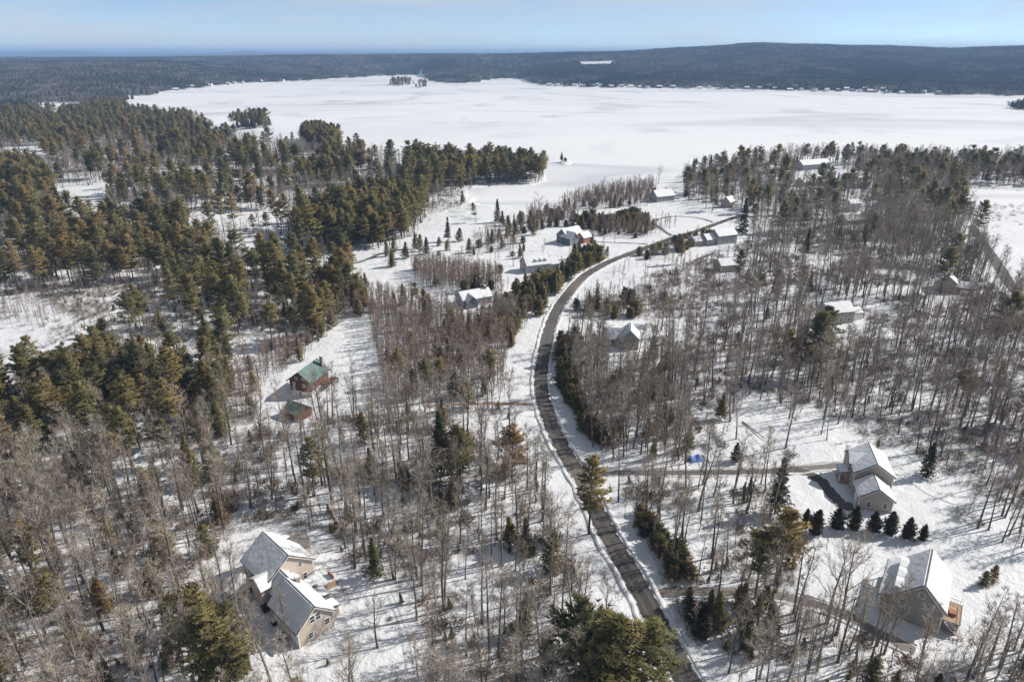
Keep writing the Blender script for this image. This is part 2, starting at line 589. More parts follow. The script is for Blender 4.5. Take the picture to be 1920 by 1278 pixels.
class MB:
    def __init__(s):
        s.v, s.f, s.n = [], [], 0

    def add(s, verts, faces):
        verts = [tuple(q) for q in verts]
        s.v.extend(verts)
        s.f.extend([tuple(i + s.n for i in f) for f in faces])
        s.n += len(verts)

    def box(s, x0, x1, y0, y1, z0, z1):
        s.add([(x0, y0, z0), (x1, y0, z0), (x1, y1, z0), (x0, y1, z0), (x0, y0, z1), (x1, y0, z1), (x1, y1, z1), (x0, y1, z1)],
              [(0, 3, 2, 1), (4, 5, 6, 7), (0, 1, 5, 4), (1, 2, 6, 5), (2, 3, 7, 6), (3, 0, 4, 7)])

    def prism(s, prof, y0, y1):
        """profile of (x, z), counter-clockwise seen from -y, swept along y"""
        n = len(prof)
        v = [(x, y0, z) for x, z in prof] + [(x, y1, z) for x, z in prof]
        f = [tuple(range(n)), tuple(range(2 * n - 1, n - 1, -1))]
        for i in range(n):
            j = (i + 1) % n
            f.append((i, i + n, j + n, j))
        s.add(v, f)

    def bar(s, a, b, r):
        s.tube([a, b], [r, r], 4)

    def tube(s, pts, rad, sides, cap=True):
        pts = [np.array(p, float) for p in pts]
        n = len(pts)
        vs_, fs = [], []
        for i in range(n):
            d = pts[min(i + 1, n - 1)] - pts[max(i - 1, 0)]
            d = d / (np.linalg.norm(d) + 1e-9)
            u = np.cross(d, (0, 0, 1.0)) if abs(d[2]) < 0.9 else np.cross(d, (1.0, 0, 0))
            u /= np.linalg.norm(u) + 1e-9
            w = np.cross(d, u)
            for k in range(sides):
                a = 2 * math.pi * k / sides
                vs_.append(pts[i] + rad[i] * (math.cos(a) * u + math.sin(a) * w))
        for i in range(n - 1):
            for k in range(sides):
                k2 = (k + 1) % sides
                fs.append((i * sides + k, i * sides + k2, (i + 1) * sides + k2, (i + 1) * sides + k))
        if cap:
            fs.append(tuple(range(sides))[::-1])
            fs.append(tuple((n - 1) * sides + k for k in range(sides)))
        s.add(vs_, fs)

    def mesh(s, name, mats):
        me = bpy.data.meshes.new(name)
        me.from_pydata(s.v, [], s.f)
        for m in mats:
            me.materials.append(m)
        me.update()
        return me

    def build(s, name, mat, parent=None, loc=None):
        o = bpy.data.objects.new(name, s.mesh(name, [mat]))
        col.objects.link(o)
        if parent is not None:
            o.parent = parent
        if loc is not None:
            o.location = loc
        return o


def mesh_np(name, verts, faces, mats, midx=None, smooth=False):
    """verts (n,3), faces (m,3) or (m,4)"""
    me = bpy.data.meshes.new(name)
    verts = np.asarray(verts, np.float32)
    faces = np.asarray(faces, np.int32)
    k = faces.shape[1]
    me.vertices.add(len(verts))
    me.vertices.foreach_set('co', verts.ravel())
    me.loops.add(faces.size)
    me.loops.foreach_set('vertex_index', faces.ravel())
    me.polygons.add(len(faces))
    me.polygons.foreach_set('loop_start', np.arange(0, faces.size, k, dtype=np.int32))
    try:
        me.polygons.foreach_set('loop_total', np.full(len(faces), k, np.int32))
    except Exception:
        pass
    for m in mats:
        me.materials.append(m)
    if midx is not None:
        me.polygons.foreach_set('material_index', np.asarray(midx, np.int32))
    if smooth:
        me.polygons.foreach_set('use_smooth', np.ones(len(faces), bool))
    me.update(calc_edges=True)
    return me


def link(name, me, parent=None, loc=None):
    o = bpy.data.objects.new(name, me)
    col.objects.link(o)
    if parent is not None:
        o.parent = parent
    if loc is not None:
        o.location = loc
    return o


def empty(name, loc=(0, 0, 0), rz=0.0):
    o = bpy.data.objects.new(name, None)
    col.objects.link(o)
    o.empty_display_size = 0.5
    o.location = loc
    o.rotation_euler = (0, 0, rz)
    return o


def tag(o, label=None, cat=None, group=None, kind=None):
    if label:
        o['label'] = label
    if cat:
        o['category'] = cat
    if group:
        o['group'] = group
    if kind:
        o['kind'] = kind
    return o


# ------------------------------------------------------------------ ground, lake, roads
def axis_lines(lo_dense, hi_dense, step, growth, limit, both):
    a = list(np.arange(lo_dense, hi_dense + 0.1, step))
    v, d = a[-1], step
    hi = []
    while v < limit:
        d = max(step, d * (1 + growth))
        v += d
        hi.append(v)
    lo = []
    if both:
        v, d = a[0], step
        while v > -limit:
            d = max(step, d * (1 + growth))
            v -= d
            lo.append(v)
    return np.array(lo[::-1] + a + hi)


gx = axis_lines(-380, 380, 5.0, 0.021, 26000, True)
gy = axis_lines(-60, 760, 5.0, 0.021, 30000, False)
X, Y = np.meshgrid(gx, gy)
Z = height(X, Y)
Z[in_water(X, Y)] = -4.0
nx, ny = len(gx), len(gy)
ii = (np.arange(ny - 1)[:, None] * nx + np.arange(nx - 1)[None, :]).ravel()
F = np.stack([ii, ii + 1, ii + 1 + nx, ii + nx], 1)
cyy = (Y[:-1, :-1]).ravel()
me = mesh_np('ground', np.stack([X.ravel(), Y.ravel(), Z.ravel()], 1), F, [M['snow_ground'], M['far_ground']], (cyy > 5600).astype(int), True)
ground = tag(link('ground', me), kind='structure', label='snow covered land rising to wooded hills beyond the lake', cat='ground')

mb = MB()
mb.add([(-5200, 260, -1.1), (5200, 260, -1.1), (5200, 6600, -1.1), (-5200, 6600, -1.1)], [(0, 1, 2, 3)])
lake = tag(mb.build('lake', M['lake']), kind='structure', label='wide frozen lake covered with windswept snow', cat='lake')


def ribbon(name, pts, half, mat, lift, jitter=0.0, seed=0, crown=0.0, hw_fn=None):
    """a draped strip along pts"""
    rng = random.Random(seed)
    n = len(pts)
    vs_, fs = [], []
    K = 4
    for i, (x, y) in enumerate(pts):
        a = pts[max(i - 1, 0)]
        b = pts[min(i + 1, n - 1)]
        dx, dy = b[0] - a[0], b[1] - a[1]
        L = math.hypot(dx, dy) or 1
        nxn, nyn = -dy / L, dx / L
        hw = half if hw_fn is None else hw_fn(i / (n - 1))
        l_ = -hw + rng.uniform(-jitter, jitter)
        r_ = hw + rng.uniform(-jitter, jitter)
        for k in range(K + 1):
            o = l_ + (r_ - l_) * k / K
            qx, qy = x + nxn * o, y + nyn * o
            c = crown * (1 - (2 * k / K - 1) ** 2)
            vs_.append((qx, qy, H1(qx, qy) + lift + c))
    for i in range(n - 1):
        for k in range(K):
            a = i * (K + 1) + k
            fs.append((a, a + K + 1, a + K + 2, a + 1))
    me = mesh_np(name, vs_, fs, [mat], None, True)
    at_ = me.attributes.new('across', 'FLOAT', 'POINT')
    at_.data.foreach_set('value', np.tile(np.linspace(-1, 1, K + 1), n).astype(np.float32))
    return link(name, me)


def bank(name, pts, offset, width, hgt, mat, seed):
    """an uneven ploughed snow bank along one side of a road"""
    rng = random.Random(seed)
    n = len(pts)
    vs_, fs = [], []
    K = 5
    w = width
    for i, (x, y) in enumerate(pts):
        a = pts[max(i - 1, 0)]
        b = pts[min(i + 1, n - 1)]
        dx, dy = b[0] - a[0], b[1] - a[1]
        L = math.hypot(dx, dy) or 1
        nxn, nyn = -dy / L, dx / L
        sgn = 1 if offset > 0 else -1
        hh = hgt * rng.uniform(0.35, 1.25)
        o0 = abs(offset) + rng.uniform(-0.28, 0.22)
        for k in range(K + 1):
            t = k / K
            o = sgn * (o0 + w * t)
            qx, qy = x + nxn * o, y + nyn * o
            zz = hh * math.sin(math.pi * min(1, t * 1.05)) ** 0.8 * rng.uniform(0.75, 1.2) if 0 < k < K else -0.15
            vs_.append((qx, qy, H1(qx, qy) + 0.05 + zz))
    for i in range(n - 1):
        for k in range(K):
            a = i * (K + 1) + k
            fs.append((a, a + K + 1, a + K + 2, a + 1))
    me = mesh_np(name, vs_, fs, [mat], None, True)
    return link(name, me)


ROAD_PX = [(1400, 1420), (1330, 1340), (1291, 1278), (1240, 1185), (1197, 1100), (1140, 1002), (1093, 900), (1062, 852), (1036, 800), (1019, 750), (1014, 700), (1025, 640),
           (1037, 600), (1058, 560), (1091, 520), (1128, 498), (1170, 480), (1215, 463), (1265, 446), (1305, 434), (1345, 418), (1390, 404)]
ROAD = spline([G(*p) for p in ROAD_PX], 2.5)
tag(ribbon('road', ROAD, 2.6, M['asphalt'], 0.10, 0.12, 3, 0.05), kind='structure', label='bare asphalt road curving through the snowy woods', cat='road')
DRIVE_D = spline([G(*p) for p in [(1098, 889), (1145, 885), (1250, 885), (1350, 885), (1440, 884), (1500, 880), (1545, 876), (1590, 873)]], 2.5)
DRIVE_D2 = spline([G(*p) for p in [(1488, 882), (1515, 888), (1540, 903), (1560, 925), (1578, 945), (1600, 950)]], 2.0)
DRIVE_E = spline([G(*p) for p in [(1208, 1118), (1255, 1111), (1330, 1109), (1430, 1112), (1520, 1130), (1590, 1157), (1640, 1186), (1690, 1210), (1715, 1222)]], 2.0)
ROAD_R = spline([G(*p) for p in [(1822, 425), (1836, 445), (1852, 470), (1876, 505), (1906, 548), (1960, 610)]], 3.0)
TRACK = spline([G(*p) for p in [(800, 763), (880, 757), (950, 755), (1005, 757)]], 3.0)
LANE_I = spline([G(*p) for p in [(1225, 459), (1190, 456), (1150, 455), (1110, 453), (1070, 452)]], 3.0)
LANE_W = spline([G(*p) for p in [(590, 512), (640, 500), (690, 487), (720, 475), (760, 468)]], 3.0)
LANE_K = spline([G(*p) for p in [(1265, 446), (1240, 430), (1225, 415), (1260, 405), (1310, 408), (1345, 418)]], 3.0)
tag(ribbon('driveway', DRIVE_D, 1.6, M['drive'], 0.075, 0.22, 4), kind='structure')
tag(ribbon('driveway', DRIVE_D2, 1.8, M['asphalt'], 0.085, 0.35, 5), kind='structure')
tag(ribbon('driveway', DRIVE_E, 1.55, M['drive'], 0.075, 0.28, 6), kind='structure')
tag(ribbon('side_road', ROAD_R, 3.0, M['asphalt'], 0.09, 0.2, 7), kind='structure')
tag(ribbon('track', TRACK, 0.9, M['thaw'], 0.06, 0.4, 8), kind='structure')
tag(ribbon('lane', LANE_I, 1.2, M['drive'], 0.06, 0.4, 9), kind='structure')
tag(ribbon('lane', LANE_W, 1.6, M['drive'], 0.06, 0.7, 10), kind='structure')
tag(ribbon('lane', LANE_K, 1.5, M['drive'], 0.06, 0.4, 12), kind='structure')
STREAM = spline([G(*p) for p in [(893, 384), (868, 392), (850, 401), (872, 410), (905, 418), (918, 427), (900, 436), (880, 447)]], 4.0)
tag(ribbon('stream', STREAM, 3.2, M['stream'], 0.04, 0.9, 11, 0.0, lambda t: 6.5 - 4.2 * t), kind='structure')
tag(bank('snow_bank', ROAD, 2.5, 1.6, 0.45, M['bank'], 21), kind='structure')
tag(bank('snow_bank', ROAD, -2.5, 1.4, 0.42, M['bank'], 22), kind='structure')
for i, (d, hw) in enumerate(((DRIVE_D, 1.5), (DRIVE_E, 1.45))):
    tag(bank('snow_bank', d[4:], hw, 0.9, 0.28, M['bank'], 30 + i), kind='structure')
    tag(bank('snow_bank', d[4:], -hw, 0.9, 0.28, M['bank'], 40 + i), kind='structure')
M['packed'] = noise_mat('packed_snow', (0.36, 0.375, 0.40), (0.52, 0.53, 0.55), 0.8, 0.7, detail=6)
for i, pp in enumerate(([(728, 1112), (742, 1150), (756, 1200), (768, 1290)], [(736, 1110), (752, 1150), (768, 1200), (782, 1290)], [(700, 600), (690, 650), (670, 700), (625, 735)],
                        [(1800, 1215), (1850, 1160), (1930, 1110)], [(1705, 905), (1740, 930), (1790, 950)])):
    tag(ribbon('snow_trail', spline([G(*p) for p in pp], 2.0), 0.22, M['packed'], 0.07, 0.08, 60 + i), kind='structure')
ROADS = [(ROAD, 6.2), (DRIVE_D, 3.2), (DRIVE_D2, 3.6), (DRIVE_E, 3.0), (ROAD_R, 5.0), (TRACK, 1.8), (LANE_I, 3), (LANE_W, 3), (LANE_K, 3), (STREAM, 7)]

# the cleared verge on the inner side of the lower road is wider
ROADS.append(([(x_ - 6.5, y_) for x_, y_ in ROAD if y_ < 255], 6.2))

# small islands in the lake
def island(name, pts, hgt, seed):
    rng = random.Random(seed)
    poly = np.array([G(*p) for p in pts])
    c = poly.mean(0)
    mbi = MB()
    n = 40
    ring = spline([tuple(p) for p in poly] + [tuple(poly[0])], 4)
    ring = ring[:-1]
    n = len(ring)
    vs_ = []
    for k, s in enumerate((1.04, 0.9, 0.6, 0.25)):
        for (x, y) in ring:
            vs_.append((c[0] + (x - c[0]) * s, c[1] + (y - c[1]) * s, (-1.5, -0.5, hgt * 0.8, hgt)[k] + rng.uniform(-0.15, 0.15) * (k > 0)))
    vs_.append((c[0], c[1], hgt))
    fs = []
    for k in range(3):
        for i in range(n):
            j = (i + 1) % n
            fs.append((k * n + i, k * n + j, (k + 1) * n + j, (k + 1) * n + i))
    for i in range(n):
        fs.append((3 * n + i, 3 * n + (i + 1) % n, 4 * n))
    mbi.add(vs_, fs)
    o = mbi.build(name, M['snow_ground'])
    for p in o.data.polygons:
        p.use_smooth = True
    tag(o, kind='structure')
    return poly


ISLANDS = [island('island', [(428, 238), (450, 233), (485, 233), (508, 237), (500, 241), (450, 242)], 1.2, 1),
           island('island', [(730, 158), (750, 156), (776, 158), (770, 161), (745, 161.5), (732, 160.5)], 1.5, 2),
           island('island', [(778, 162), (788, 160.5), (800, 161.5), (802, 163.5), (790, 164.5), (780, 164)], 1.2, 3),
           island('island', [(1045, 304), (1055, 300), (1070, 301), (1072, 306), (1058, 308)], 0.4, 4)]

# ------------------------------------------------------------------ buildings
HOUSE_PADS = []      # (x, y, radius) kept free of trees


class House:
    def __init__(s, name, x, y, rot, label, cat='house', pad=10.0, group=None, z=None):
        s.z = (H1(x, y) if z is None else z)
        s.root = empty(name, (x, y, s.z), math.radians(rot))
        tag(s.root, label, cat, group)
        s.rng = random.Random(int(x * 13 + y * 7))
        if pad:
            HOUSE_PADS.append((x, y, pad))
            if 150 < y < 900:      # the yard side is kept open
                d_ = math.hypot(x, y)
                for q_ in (0.9, 1.7):
                    HOUSE_PADS.append((x - x / d_ * pad * q_, y - y / d_ * pad * q_, pad * 0.8))

    def sub(s, mb_, name, mat, parent=None, pos=(0, 0, 0), ax='y'):
        """links a mesh built about a wing's own centre, turned when its ridge runs along x"""
        o = mb_.build(name, mat, parent or s.root)
        if parent is None:
            o.location = pos
            if ax == 'x':
                o.rotation_euler = (0, 0, math.pi / 2)
        return o

    def slope(s, a, b, y0, y1, roof, snow, pos, ax, thick=0.2, name='roof_slope'):
        """one roof slope: slab from ridge point a=(x,z) to eave point b=(x,z) between y0 and y1, with its snow"""
        ux, uz = b[0] - a[0], b[1] - a[1]
        L = math.hypot(ux, uz)
        ux, uz = ux / L, uz / L
        nx_, nz_ = -uz, ux
        if nz_ < 0:
            nx_, nz_ = -nx_, -nz_
        def slab(t0, t1, yy0, yy1, o0, o1, nu, nv, rough):
            g = []
            for layer in (0, 1):
                for i in range(nu + 1):
                    for j in range(nv + 1):
                        t = t0 + (t1 - t0) * i / nu
                        y = yy0 + (yy1 - yy0) * j / nv
                        o = (o0, o1)[layer]
                        if rough and (i in (nu,) or j in (0, nv)):
                            e = s.rng.uniform(0, rough)
                            if i == nu:
                                t -= e
                            if j == 0:
                                y += e
                            if j == nv:
                                y -= e
                            if layer:
                                o -= 0.35 * (o1 - o0)
                        elif rough and layer:
                            o += s.rng.uniform(-0.3, 0.3) * rough * 0.3
                        g.append((a[0] + ux * t + nx_ * o, y, a[1] + uz * t + nz_ * o))
            w = nv + 1
            n1 = (nu + 1) * w
            fs = []
            for i in range(nu):
                for j in range(nv):
                    k = i * w + j
                    fs.append((k, k + 1, k + w + 1, k + w))
                    fs.append((n1 + k, n1 + k + w, n1 + k + w + 1, n1 + k + 1))
            for i in range(nu):
                for j in (0, nv):
                    k, k2 = i * w + j, (i + 1) * w + j
                    fs.append((k, k2, n1 + k2, n1 + k))
            for j in range(nv):
                for i in (0, nu):
                    k, k2 = i * w + j, i * w + j + 1
                    fs.append((k, k2, n1 + k2, n1 + k))
            q = MB()
            q.add(g, fs)
            return q
        o = s.sub(slab(0, L, y0, y1, 0, thick, 1, 1, 0), name, roof, None, pos, ax)
        if snow is not None:
            sn = slab(0.0, L - 0.10, y0 + 0.10, y1 - 0.10, thick - 0.02, thick + 0.17, 6, 8, 0.16)
            sn.build('snow', snow, o)
        return o

    def wing(s, cx, cy, w, l, eave, ridge, wall, roof='shingle', snow='snow', ax='y', over=0.4, z0=-0.8, snow2='same', wallname='wall', trim=True, rx=0.0, eave2=None):
        """a gabled block centred at (cx, cy): ridge along y (or x); rx shifts the ridge sideways"""
        e2 = eave if eave2 is None else eave2
        pos = (cx, cy, 0)
        q = MB()
        q.prism([(-w / 2, z0), (w / 2, z0), (w / 2, e2), (rx, ridge), (-w / 2, eave)], -l / 2, l / 2)
        s.sub(q, wallname, M[wall], None, pos, ax)
        k1 = (ridge - eave) / (w / 2 + rx)
        k2 = (ridge - e2) / (w / 2 - rx)
        sn2 = snow if snow2 == 'same' else snow2
        rz = ridge + 0.03
        s.slope((rx, rz), (-w / 2 - over, eave - k1 * over + 0.03), -l / 2 - over, l / 2 + over, M[roof], M[snow] if snow else None, pos, ax)
        s.slope((rx, rz), (w / 2 + over, e2 - k2 * over + 0.03), -l / 2 - over, l / 2 + over, M[roof], M[sn2] if sn2 else None, pos, ax)
        if trim:
            for yy in (-l / 2 - 0.05, l / 2 - 0.02):
                for sx, ee in ((-1, eave), (1, e2)):
                    q = MB()
                    x = sx * (w / 2 - 0.08)
                    q.box(x - 0.1, x + 0.1, yy, yy + 0.07, -0.2, ee - 0.15)
                    s.sub(q, 'corner_trim', M['white'], None, pos, ax)
            # rake boards under the gable edges
            for yy in (-l / 2 - over - 0.03, l / 2 + over - 0.03):
                for sx, ee, kk in ((-1, eave, k1), (1, e2, k2)):
                    q = MB()
                    xe = sx * (w / 2 + over)
                    ze = ee - kk * over
                    q.add([(rx, yy, ridge - 0.16), (xe, yy, ze - 0.16), (xe, yy, ze + 0.02), (rx, yy, ridge + 0.02),
                           (rx, yy + 0.06, ridge - 0.16), (xe, yy + 0.06, ze - 0.16), (xe, yy + 0.06, ze + 0.02), (rx, yy + 0.06, ridge + 0.02)],
                          [(0, 1, 2, 3), (7, 6, 5, 4), (0, 4, 5, 1), (1, 5, 6, 2), (2, 6, 7, 3), (3, 7, 4, 0)])
                    s.sub(q, 'rake_board', M['white'], None, pos, ax)

    def shed(s, x0, x1, y0, y1, zin, zout, roof='shingle', snow='snow', name='porch_roof', flip=False):
        """a lean-to roof: high edge at x0, low edge at x1"""
        o = s.slope((x0, zin), (x1, zout), y0, y1, M[roof], M[snow] if snow else None, (0, 0, 0), 'y', 0.18, name)
        return o

    def box(s, name, mat, x0, x1, y0, y1, z0, z1, parent=None):
        q = MB()
        q.box(x0, x1, y0, y1, z0, z1)
        return q.build(name, M[mat], parent or s.root)

    def window(s, face, u, z, at, w=1.0, h=1.3, name='window', mat='white', arch=False):
        """face: '-y','+y','-x','+x'; u along the wall, at = wall plane position, z = centre height"""
        a = -1 if face[0] == '-' else 1
        fr, pn = MB(), MB()
        t = 0.11
        def put(q, du0, du1, dz0, dz1, d0, d1):
            lo, hi = sorted((at + a * d0, at + a * d1))
            if face[1] == 'y':
                q.box(u + du0, u + du1, lo, hi, z + dz0, z + dz1)
            else:
                q.box(lo, hi, u + du0, u + du1, z + dz0, z + dz1)
        for b in ((-w / 2 - t, -w / 2, -h / 2 - t, h / 2 + t), (w / 2, w / 2 + t, -h / 2 - t, h / 2 + t), (-w / 2, w / 2, -h / 2 - t, -h / 2), (-w / 2, w / 2, h / 2, h / 2 + t), (-w / 2, w / 2, -0.03, 0.03)):
            put(fr, *b, -0.05, 0.07)
        o = fr.build(name, M[mat], s.root)
        put(pn, -w / 2, w / 2, -h / 2, h / 2, -0.05, 0.02)
        pn.build('pane', M['glass'], o)
        return o

    def door(s, face, u, at, w=1.0, h=2.1, mat='white', z0=0.0, name='door'):
        a = -1 if face[0] == '-' else 1
        q = MB()
        lo, hi = sorted((at - a * 0.04, at + a * 0.06))
        if face[1] == 'y':
            q.box(u - w / 2, u + w / 2, lo, hi, z0, z0 + h)
        else:
            q.box(lo, hi, u - w / 2, u + w / 2, z0, z0 + h)
        return q.build(name, M[mat], s.root)

    def chimney(s, x, y, z0, z1, w=0.8, mat='stone'):
        o = s.box('chimney', mat, x - w / 2, x + w / 2, y - w / 2, y + w / 2, z0, z1)
        s.box('chimney_cap', 'snow', x - w / 2 - 0.08, x + w / 2 + 0.08, y - w / 2 - 0.08, y + w / 2 + 0.08, z1, z1 + 0.18, o)

    def dormer(s, face, u, x_out, z, w=1.8, depth=3.0, h=1.5, wall='grey', rise=0.8, shed=False):
        """a dormer whose window wall stands at x_out on the -x or +x slope, ridge running in x"""
        a = -1 if face == '-x' else 1
        q = MB()
        x0, x1 = x_out, x_out - a * depth
        prof = [(-w / 2, z - 0.9), (w / 2, z - 0.9), (w / 2, z + h), (0, z + h + rise), (-w / 2, z + h)]
        n = 5
        v = [(x0, u + p[0], p[1]) for p in prof] + [(x1, u + p[0], p[1]) for p in prof]
        f = [tuple(range(n)), tuple(range(2 * n - 1, n - 1, -1))] + [(i, i + n, (i + 1) % n + n, (i + 1) % n) for i in range(n)]
        q.add(v, f)
        d = q.build('dormer', M[wall], s.root)
        for sg in (-1, 1):
            ov = 0.25
            k = rise / (w / 2)
            ye, ze = u + sg * (w / 2 + ov), z + h - k * ov
            t = 0.22
            q = MB()
            xo, xi = x0 + a * 0.25, x1
            p = [(u, z + h + rise + 0.02), (ye, ze + 0.02)]
            v = [(xo, p[0][0], p[0][1]), (xo, p[1][0], p[1][1]), (xi, p[1][0], p[1][1]), (xi, p[0][0], p[0][1])]
            v += [(vx, vy, vz + t) for vx, vy, vz in v]
            q.add(v, [(0, 1, 2, 3), (7, 6, 5, 4), (0, 4, 5, 1), (1, 5, 6, 2), (2, 6, 7, 3), (3, 7, 4, 0)])
            q.build('dormer_snow', M['snow'], d)
        fr, pn = MB(), MB()
        lo, hi = sorted((x0 - a * 0.04, x0 + a * 0.06))
        fr.box(lo, hi, u - w * 0.32, u + w * 0.32, z + 0.05, z + h - 0.1)
        lo, hi = sorted((x0 + a * 0.02, x0 + a * 0.09))
        pn.box(lo, hi, u - w * 0.25, u + w * 0.25, z + 0.15, z + h - 0.2)
        o = fr.build('dormer_window', M['white'], d)

    def posts(s, pts, z0, z1, r=0.1, mat='white', name='porch_post'):
        for x, y in pts:
            s.box(name, mat, x - r, x + r, y - r, y + r, z0, z1)

    def rail(s, a, b, z0, mat='white', z0b=None, n=6):
        z1 = z0 if z0b is None else z0b
        q = MB()
        q.bar((a[0], a[1], z0 + 0.95), (b[0], b[1], z1 + 0.95), 0.07)
        q.bar((a[0], a[1], z0 + 0.15), (b[0], b[1], z1 + 0.15), 0.04)
        for k in range(n + 1):
            t = k / n
            x, y, z = a[0] + (b[0] - a[0]) * t, a[1] + (b[1] - a[1]) * t, z0 + (z1 - z0) * t
            q.bar((x, y, z), (x, y, z + 0.95), 0.04)
        return q.build('railing', M[mat], s.root)


# --- cream house: three wings stepping along one ridge line, round corner room, terraces
h = House('cream_house', -41.7, 104.0, 46, 'large cream house with three gabled snow roofs and a round corner room', pad=0)
HOUSE_PADS.append((-41.7, 104, 9.5))
HOUSE_PADS.append((-49, 115, 11))
h.wing(0, 0, 7.8, 10.6, 4.0, 7.6, 'cream')
h.wing(0.8, 8.2, 5.6, 7.4, 3.9, 6.9, 'cream', trim=False)
h.wing(3.0, 14.6, 10.6, 10.4, 5.2, 9.3, 'cream')
h.wing(-0.6, 11.0, 4.6, 6.4, 4.9, 6.4, 'cream', ax='x', trim=False)
for u in (-0.62, 0.62):
    h.window('-y', u, 4.9, -5.3, 0.95, 1.5)
h.window('-y', 2.3, 2.35, -5.3, 1.0, 1.3)
h.window('-y', -1.3, 1.4, -5.3, 0.9, 1.2)
for yy in (-3.6, -0.4, 2.8):
    h.door('-x', yy, -3.9, 2.5, 2.2, 'white', 0.0, 'garage_door')
h.window('-x', 6.6, 1.7, -2.0, 0.9, 1.4)
h.window('-x', 8.4, 1.7, -2.0, 0.9, 1.4)
h.window('-x', 12.4, 1.6, -2.9, 1.0, 1.5)
for yy in (11.2, 13.4):
    h.window('-x', yy, 4.0 if yy > 12 else 3.6, -2.9, 1.0, 1.4)
for yy in (15.4, 17.6):
    h.window('-x', yy, 1.7, -2.3, 1.1, 1.5)
    h.window('-x', yy, 4.1, -2.3, 1.1, 1.3)
h.window('-y', 6.2, 2.2, 9.4, 0.9, 1.3)
h.window('-y', 5.4, 5.6, 9.4, 0.8, 1.1)
h.chimney(2.0, 4.4, 5.0, 7.6, 0.9, 'stone')
# round corner room with a faceted, half-bare roof
q = MB()
cxr, cyr, rr = -5.2, 16.6, 2.7
n8 = 10
ring = [(cxr + rr * math.cos(2 * math.pi * k / n8), cyr + rr * math.sin(2 * math.pi * k / n8)) for k in range(n8)]
q.add([(x, y, -0.6) for x, y in ring] + [(x, y, 3.0) for x, y in ring], [tuple(range(n8))[::-1], tuple(range(n8, 2 * n8))] + [(k, (k + 1) % n8, (k + 1) % n8 + n8, k + n8) for k in range(n8)])
cr = q.build('corner_room', M['cream'], h.root)
q = MB()
ring2 = [(cxr + (rr + 0.45) * math.cos(2 * math.pi * k / n8), cyr + (rr + 0.45) * math.sin(2 * math.pi * k / n8), 2.95) for k in range(n8)]
q.add(ring2 + [(cxr + 0.8, cyr - 0.4, 5.4)], [(k, (k + 1) % n8, n8) for k in range(n8)] + [tuple(range(n8))[::-1]])
q.build('corner_roof', M['thin_snow'], cr)
for k in range(3, 9):
    a0 = 2 * math.pi * (k + 0.5) / n8
    q = MB()
    c_, s_ = math.cos(a0), math.sin(a0)
    rw = rr * math.cos(math.pi / n8)
    pts = []
    for du, zz in ((-0.42, 0.8), (0.42, 0.8), (0.42, 2.4), (-0.42, 2.4)):
        for dd in (-0.03, 0.06):
            pts.append((cxr + c_ * (rw + dd) - s_ * du, cyr + s_ * (rw + dd) + c_ * du, zz))
    q.add([pts[0], pts[2], pts[4], pts[6], pts[1], pts[3], pts[5], pts[7]], [(3, 2, 1, 0), (4, 5, 6, 7), (0, 1, 5, 4), (1, 2, 6, 5), (2, 3, 7, 6), (3, 0, 4, 7)])
    q.build('corner_window', M['glass'], cr)
# brown shingled cross gable at the back
h.wing(8.9, 17.4, 4.6, 4.4, 4.4, 6.6, 'cream', 'shingle', None, ax='x', trim=False, over=0.3)
# terraces and low snow-covered bump-outs on the sunny side
h.box('bump_out', 'cream', 3.9, 6.2, -3.4, -0.9, -0.6, 2.3)
h.shed(3.85, 6.6, -3.6, -0.7, 3.1, 2.3)
h.box('bump_out', 'cream', 3.9, 6.4, 0.4, 3.2, -0.6, 2.5)
h.shed(3.85, 6.8, 0.2, 3.4, 3.3, 2.5)
h.shed(3.55, 6.2, 4.3, 7.3, 3.4, 2.6)
h.box('bump_out', 'cream', 3.6, 5.8, 4.5, 7.1, -0.6, 2.6)
t = h.box('terrace', 'deck', 6.3, 10.2, 4.2, 9.0, -0.6, 1.5)
h.box('terrace_snow', 'snow', 6.45, 10.05, 4.35, 8.85, 1.5, 1.75, t)
h.box('privacy_wall', 'brick', 9.9, 10.1, 4.4, 6.6, 1.75, 2.7)
h.rail((10.1, 9.0), (10.1, 6.7), 1.6)
h.rail((6.4, 9.0), (10.1, 9.0), 1.6)
# things on the forecourt
def planter(px, py, w, l, hgt, rot, label, name='planter'):
    x, y = G(px, py)
    r = empty(name, (x, y, H1(x, y) + 0.02), math.radians(rot))
    tag(r, label, 'planter')
    q = MB()
    for b in ((-w, w, -l, -l + 0.18), (-w, w, l - 0.18, l), (-w, -w + 0.18, -l + 0.18, l - 0.18), (w - 0.18, w, -l + 0.18, l - 0.18)):
        q.box(*b, -0.2, hgt)
    q.build('rim', M['dark'], r)
    q = MB()
    q.box(-w + 0.16, w - 0.16, -l + 0.16, l - 0.16, -0.2, hgt - 0.06)
    q.build('snow_fill', M['snow'], r)


planter(531, 1197, 0.75, 0.62, 0.6, 46, 'black square planter filled with snow on the cream house forecourt')


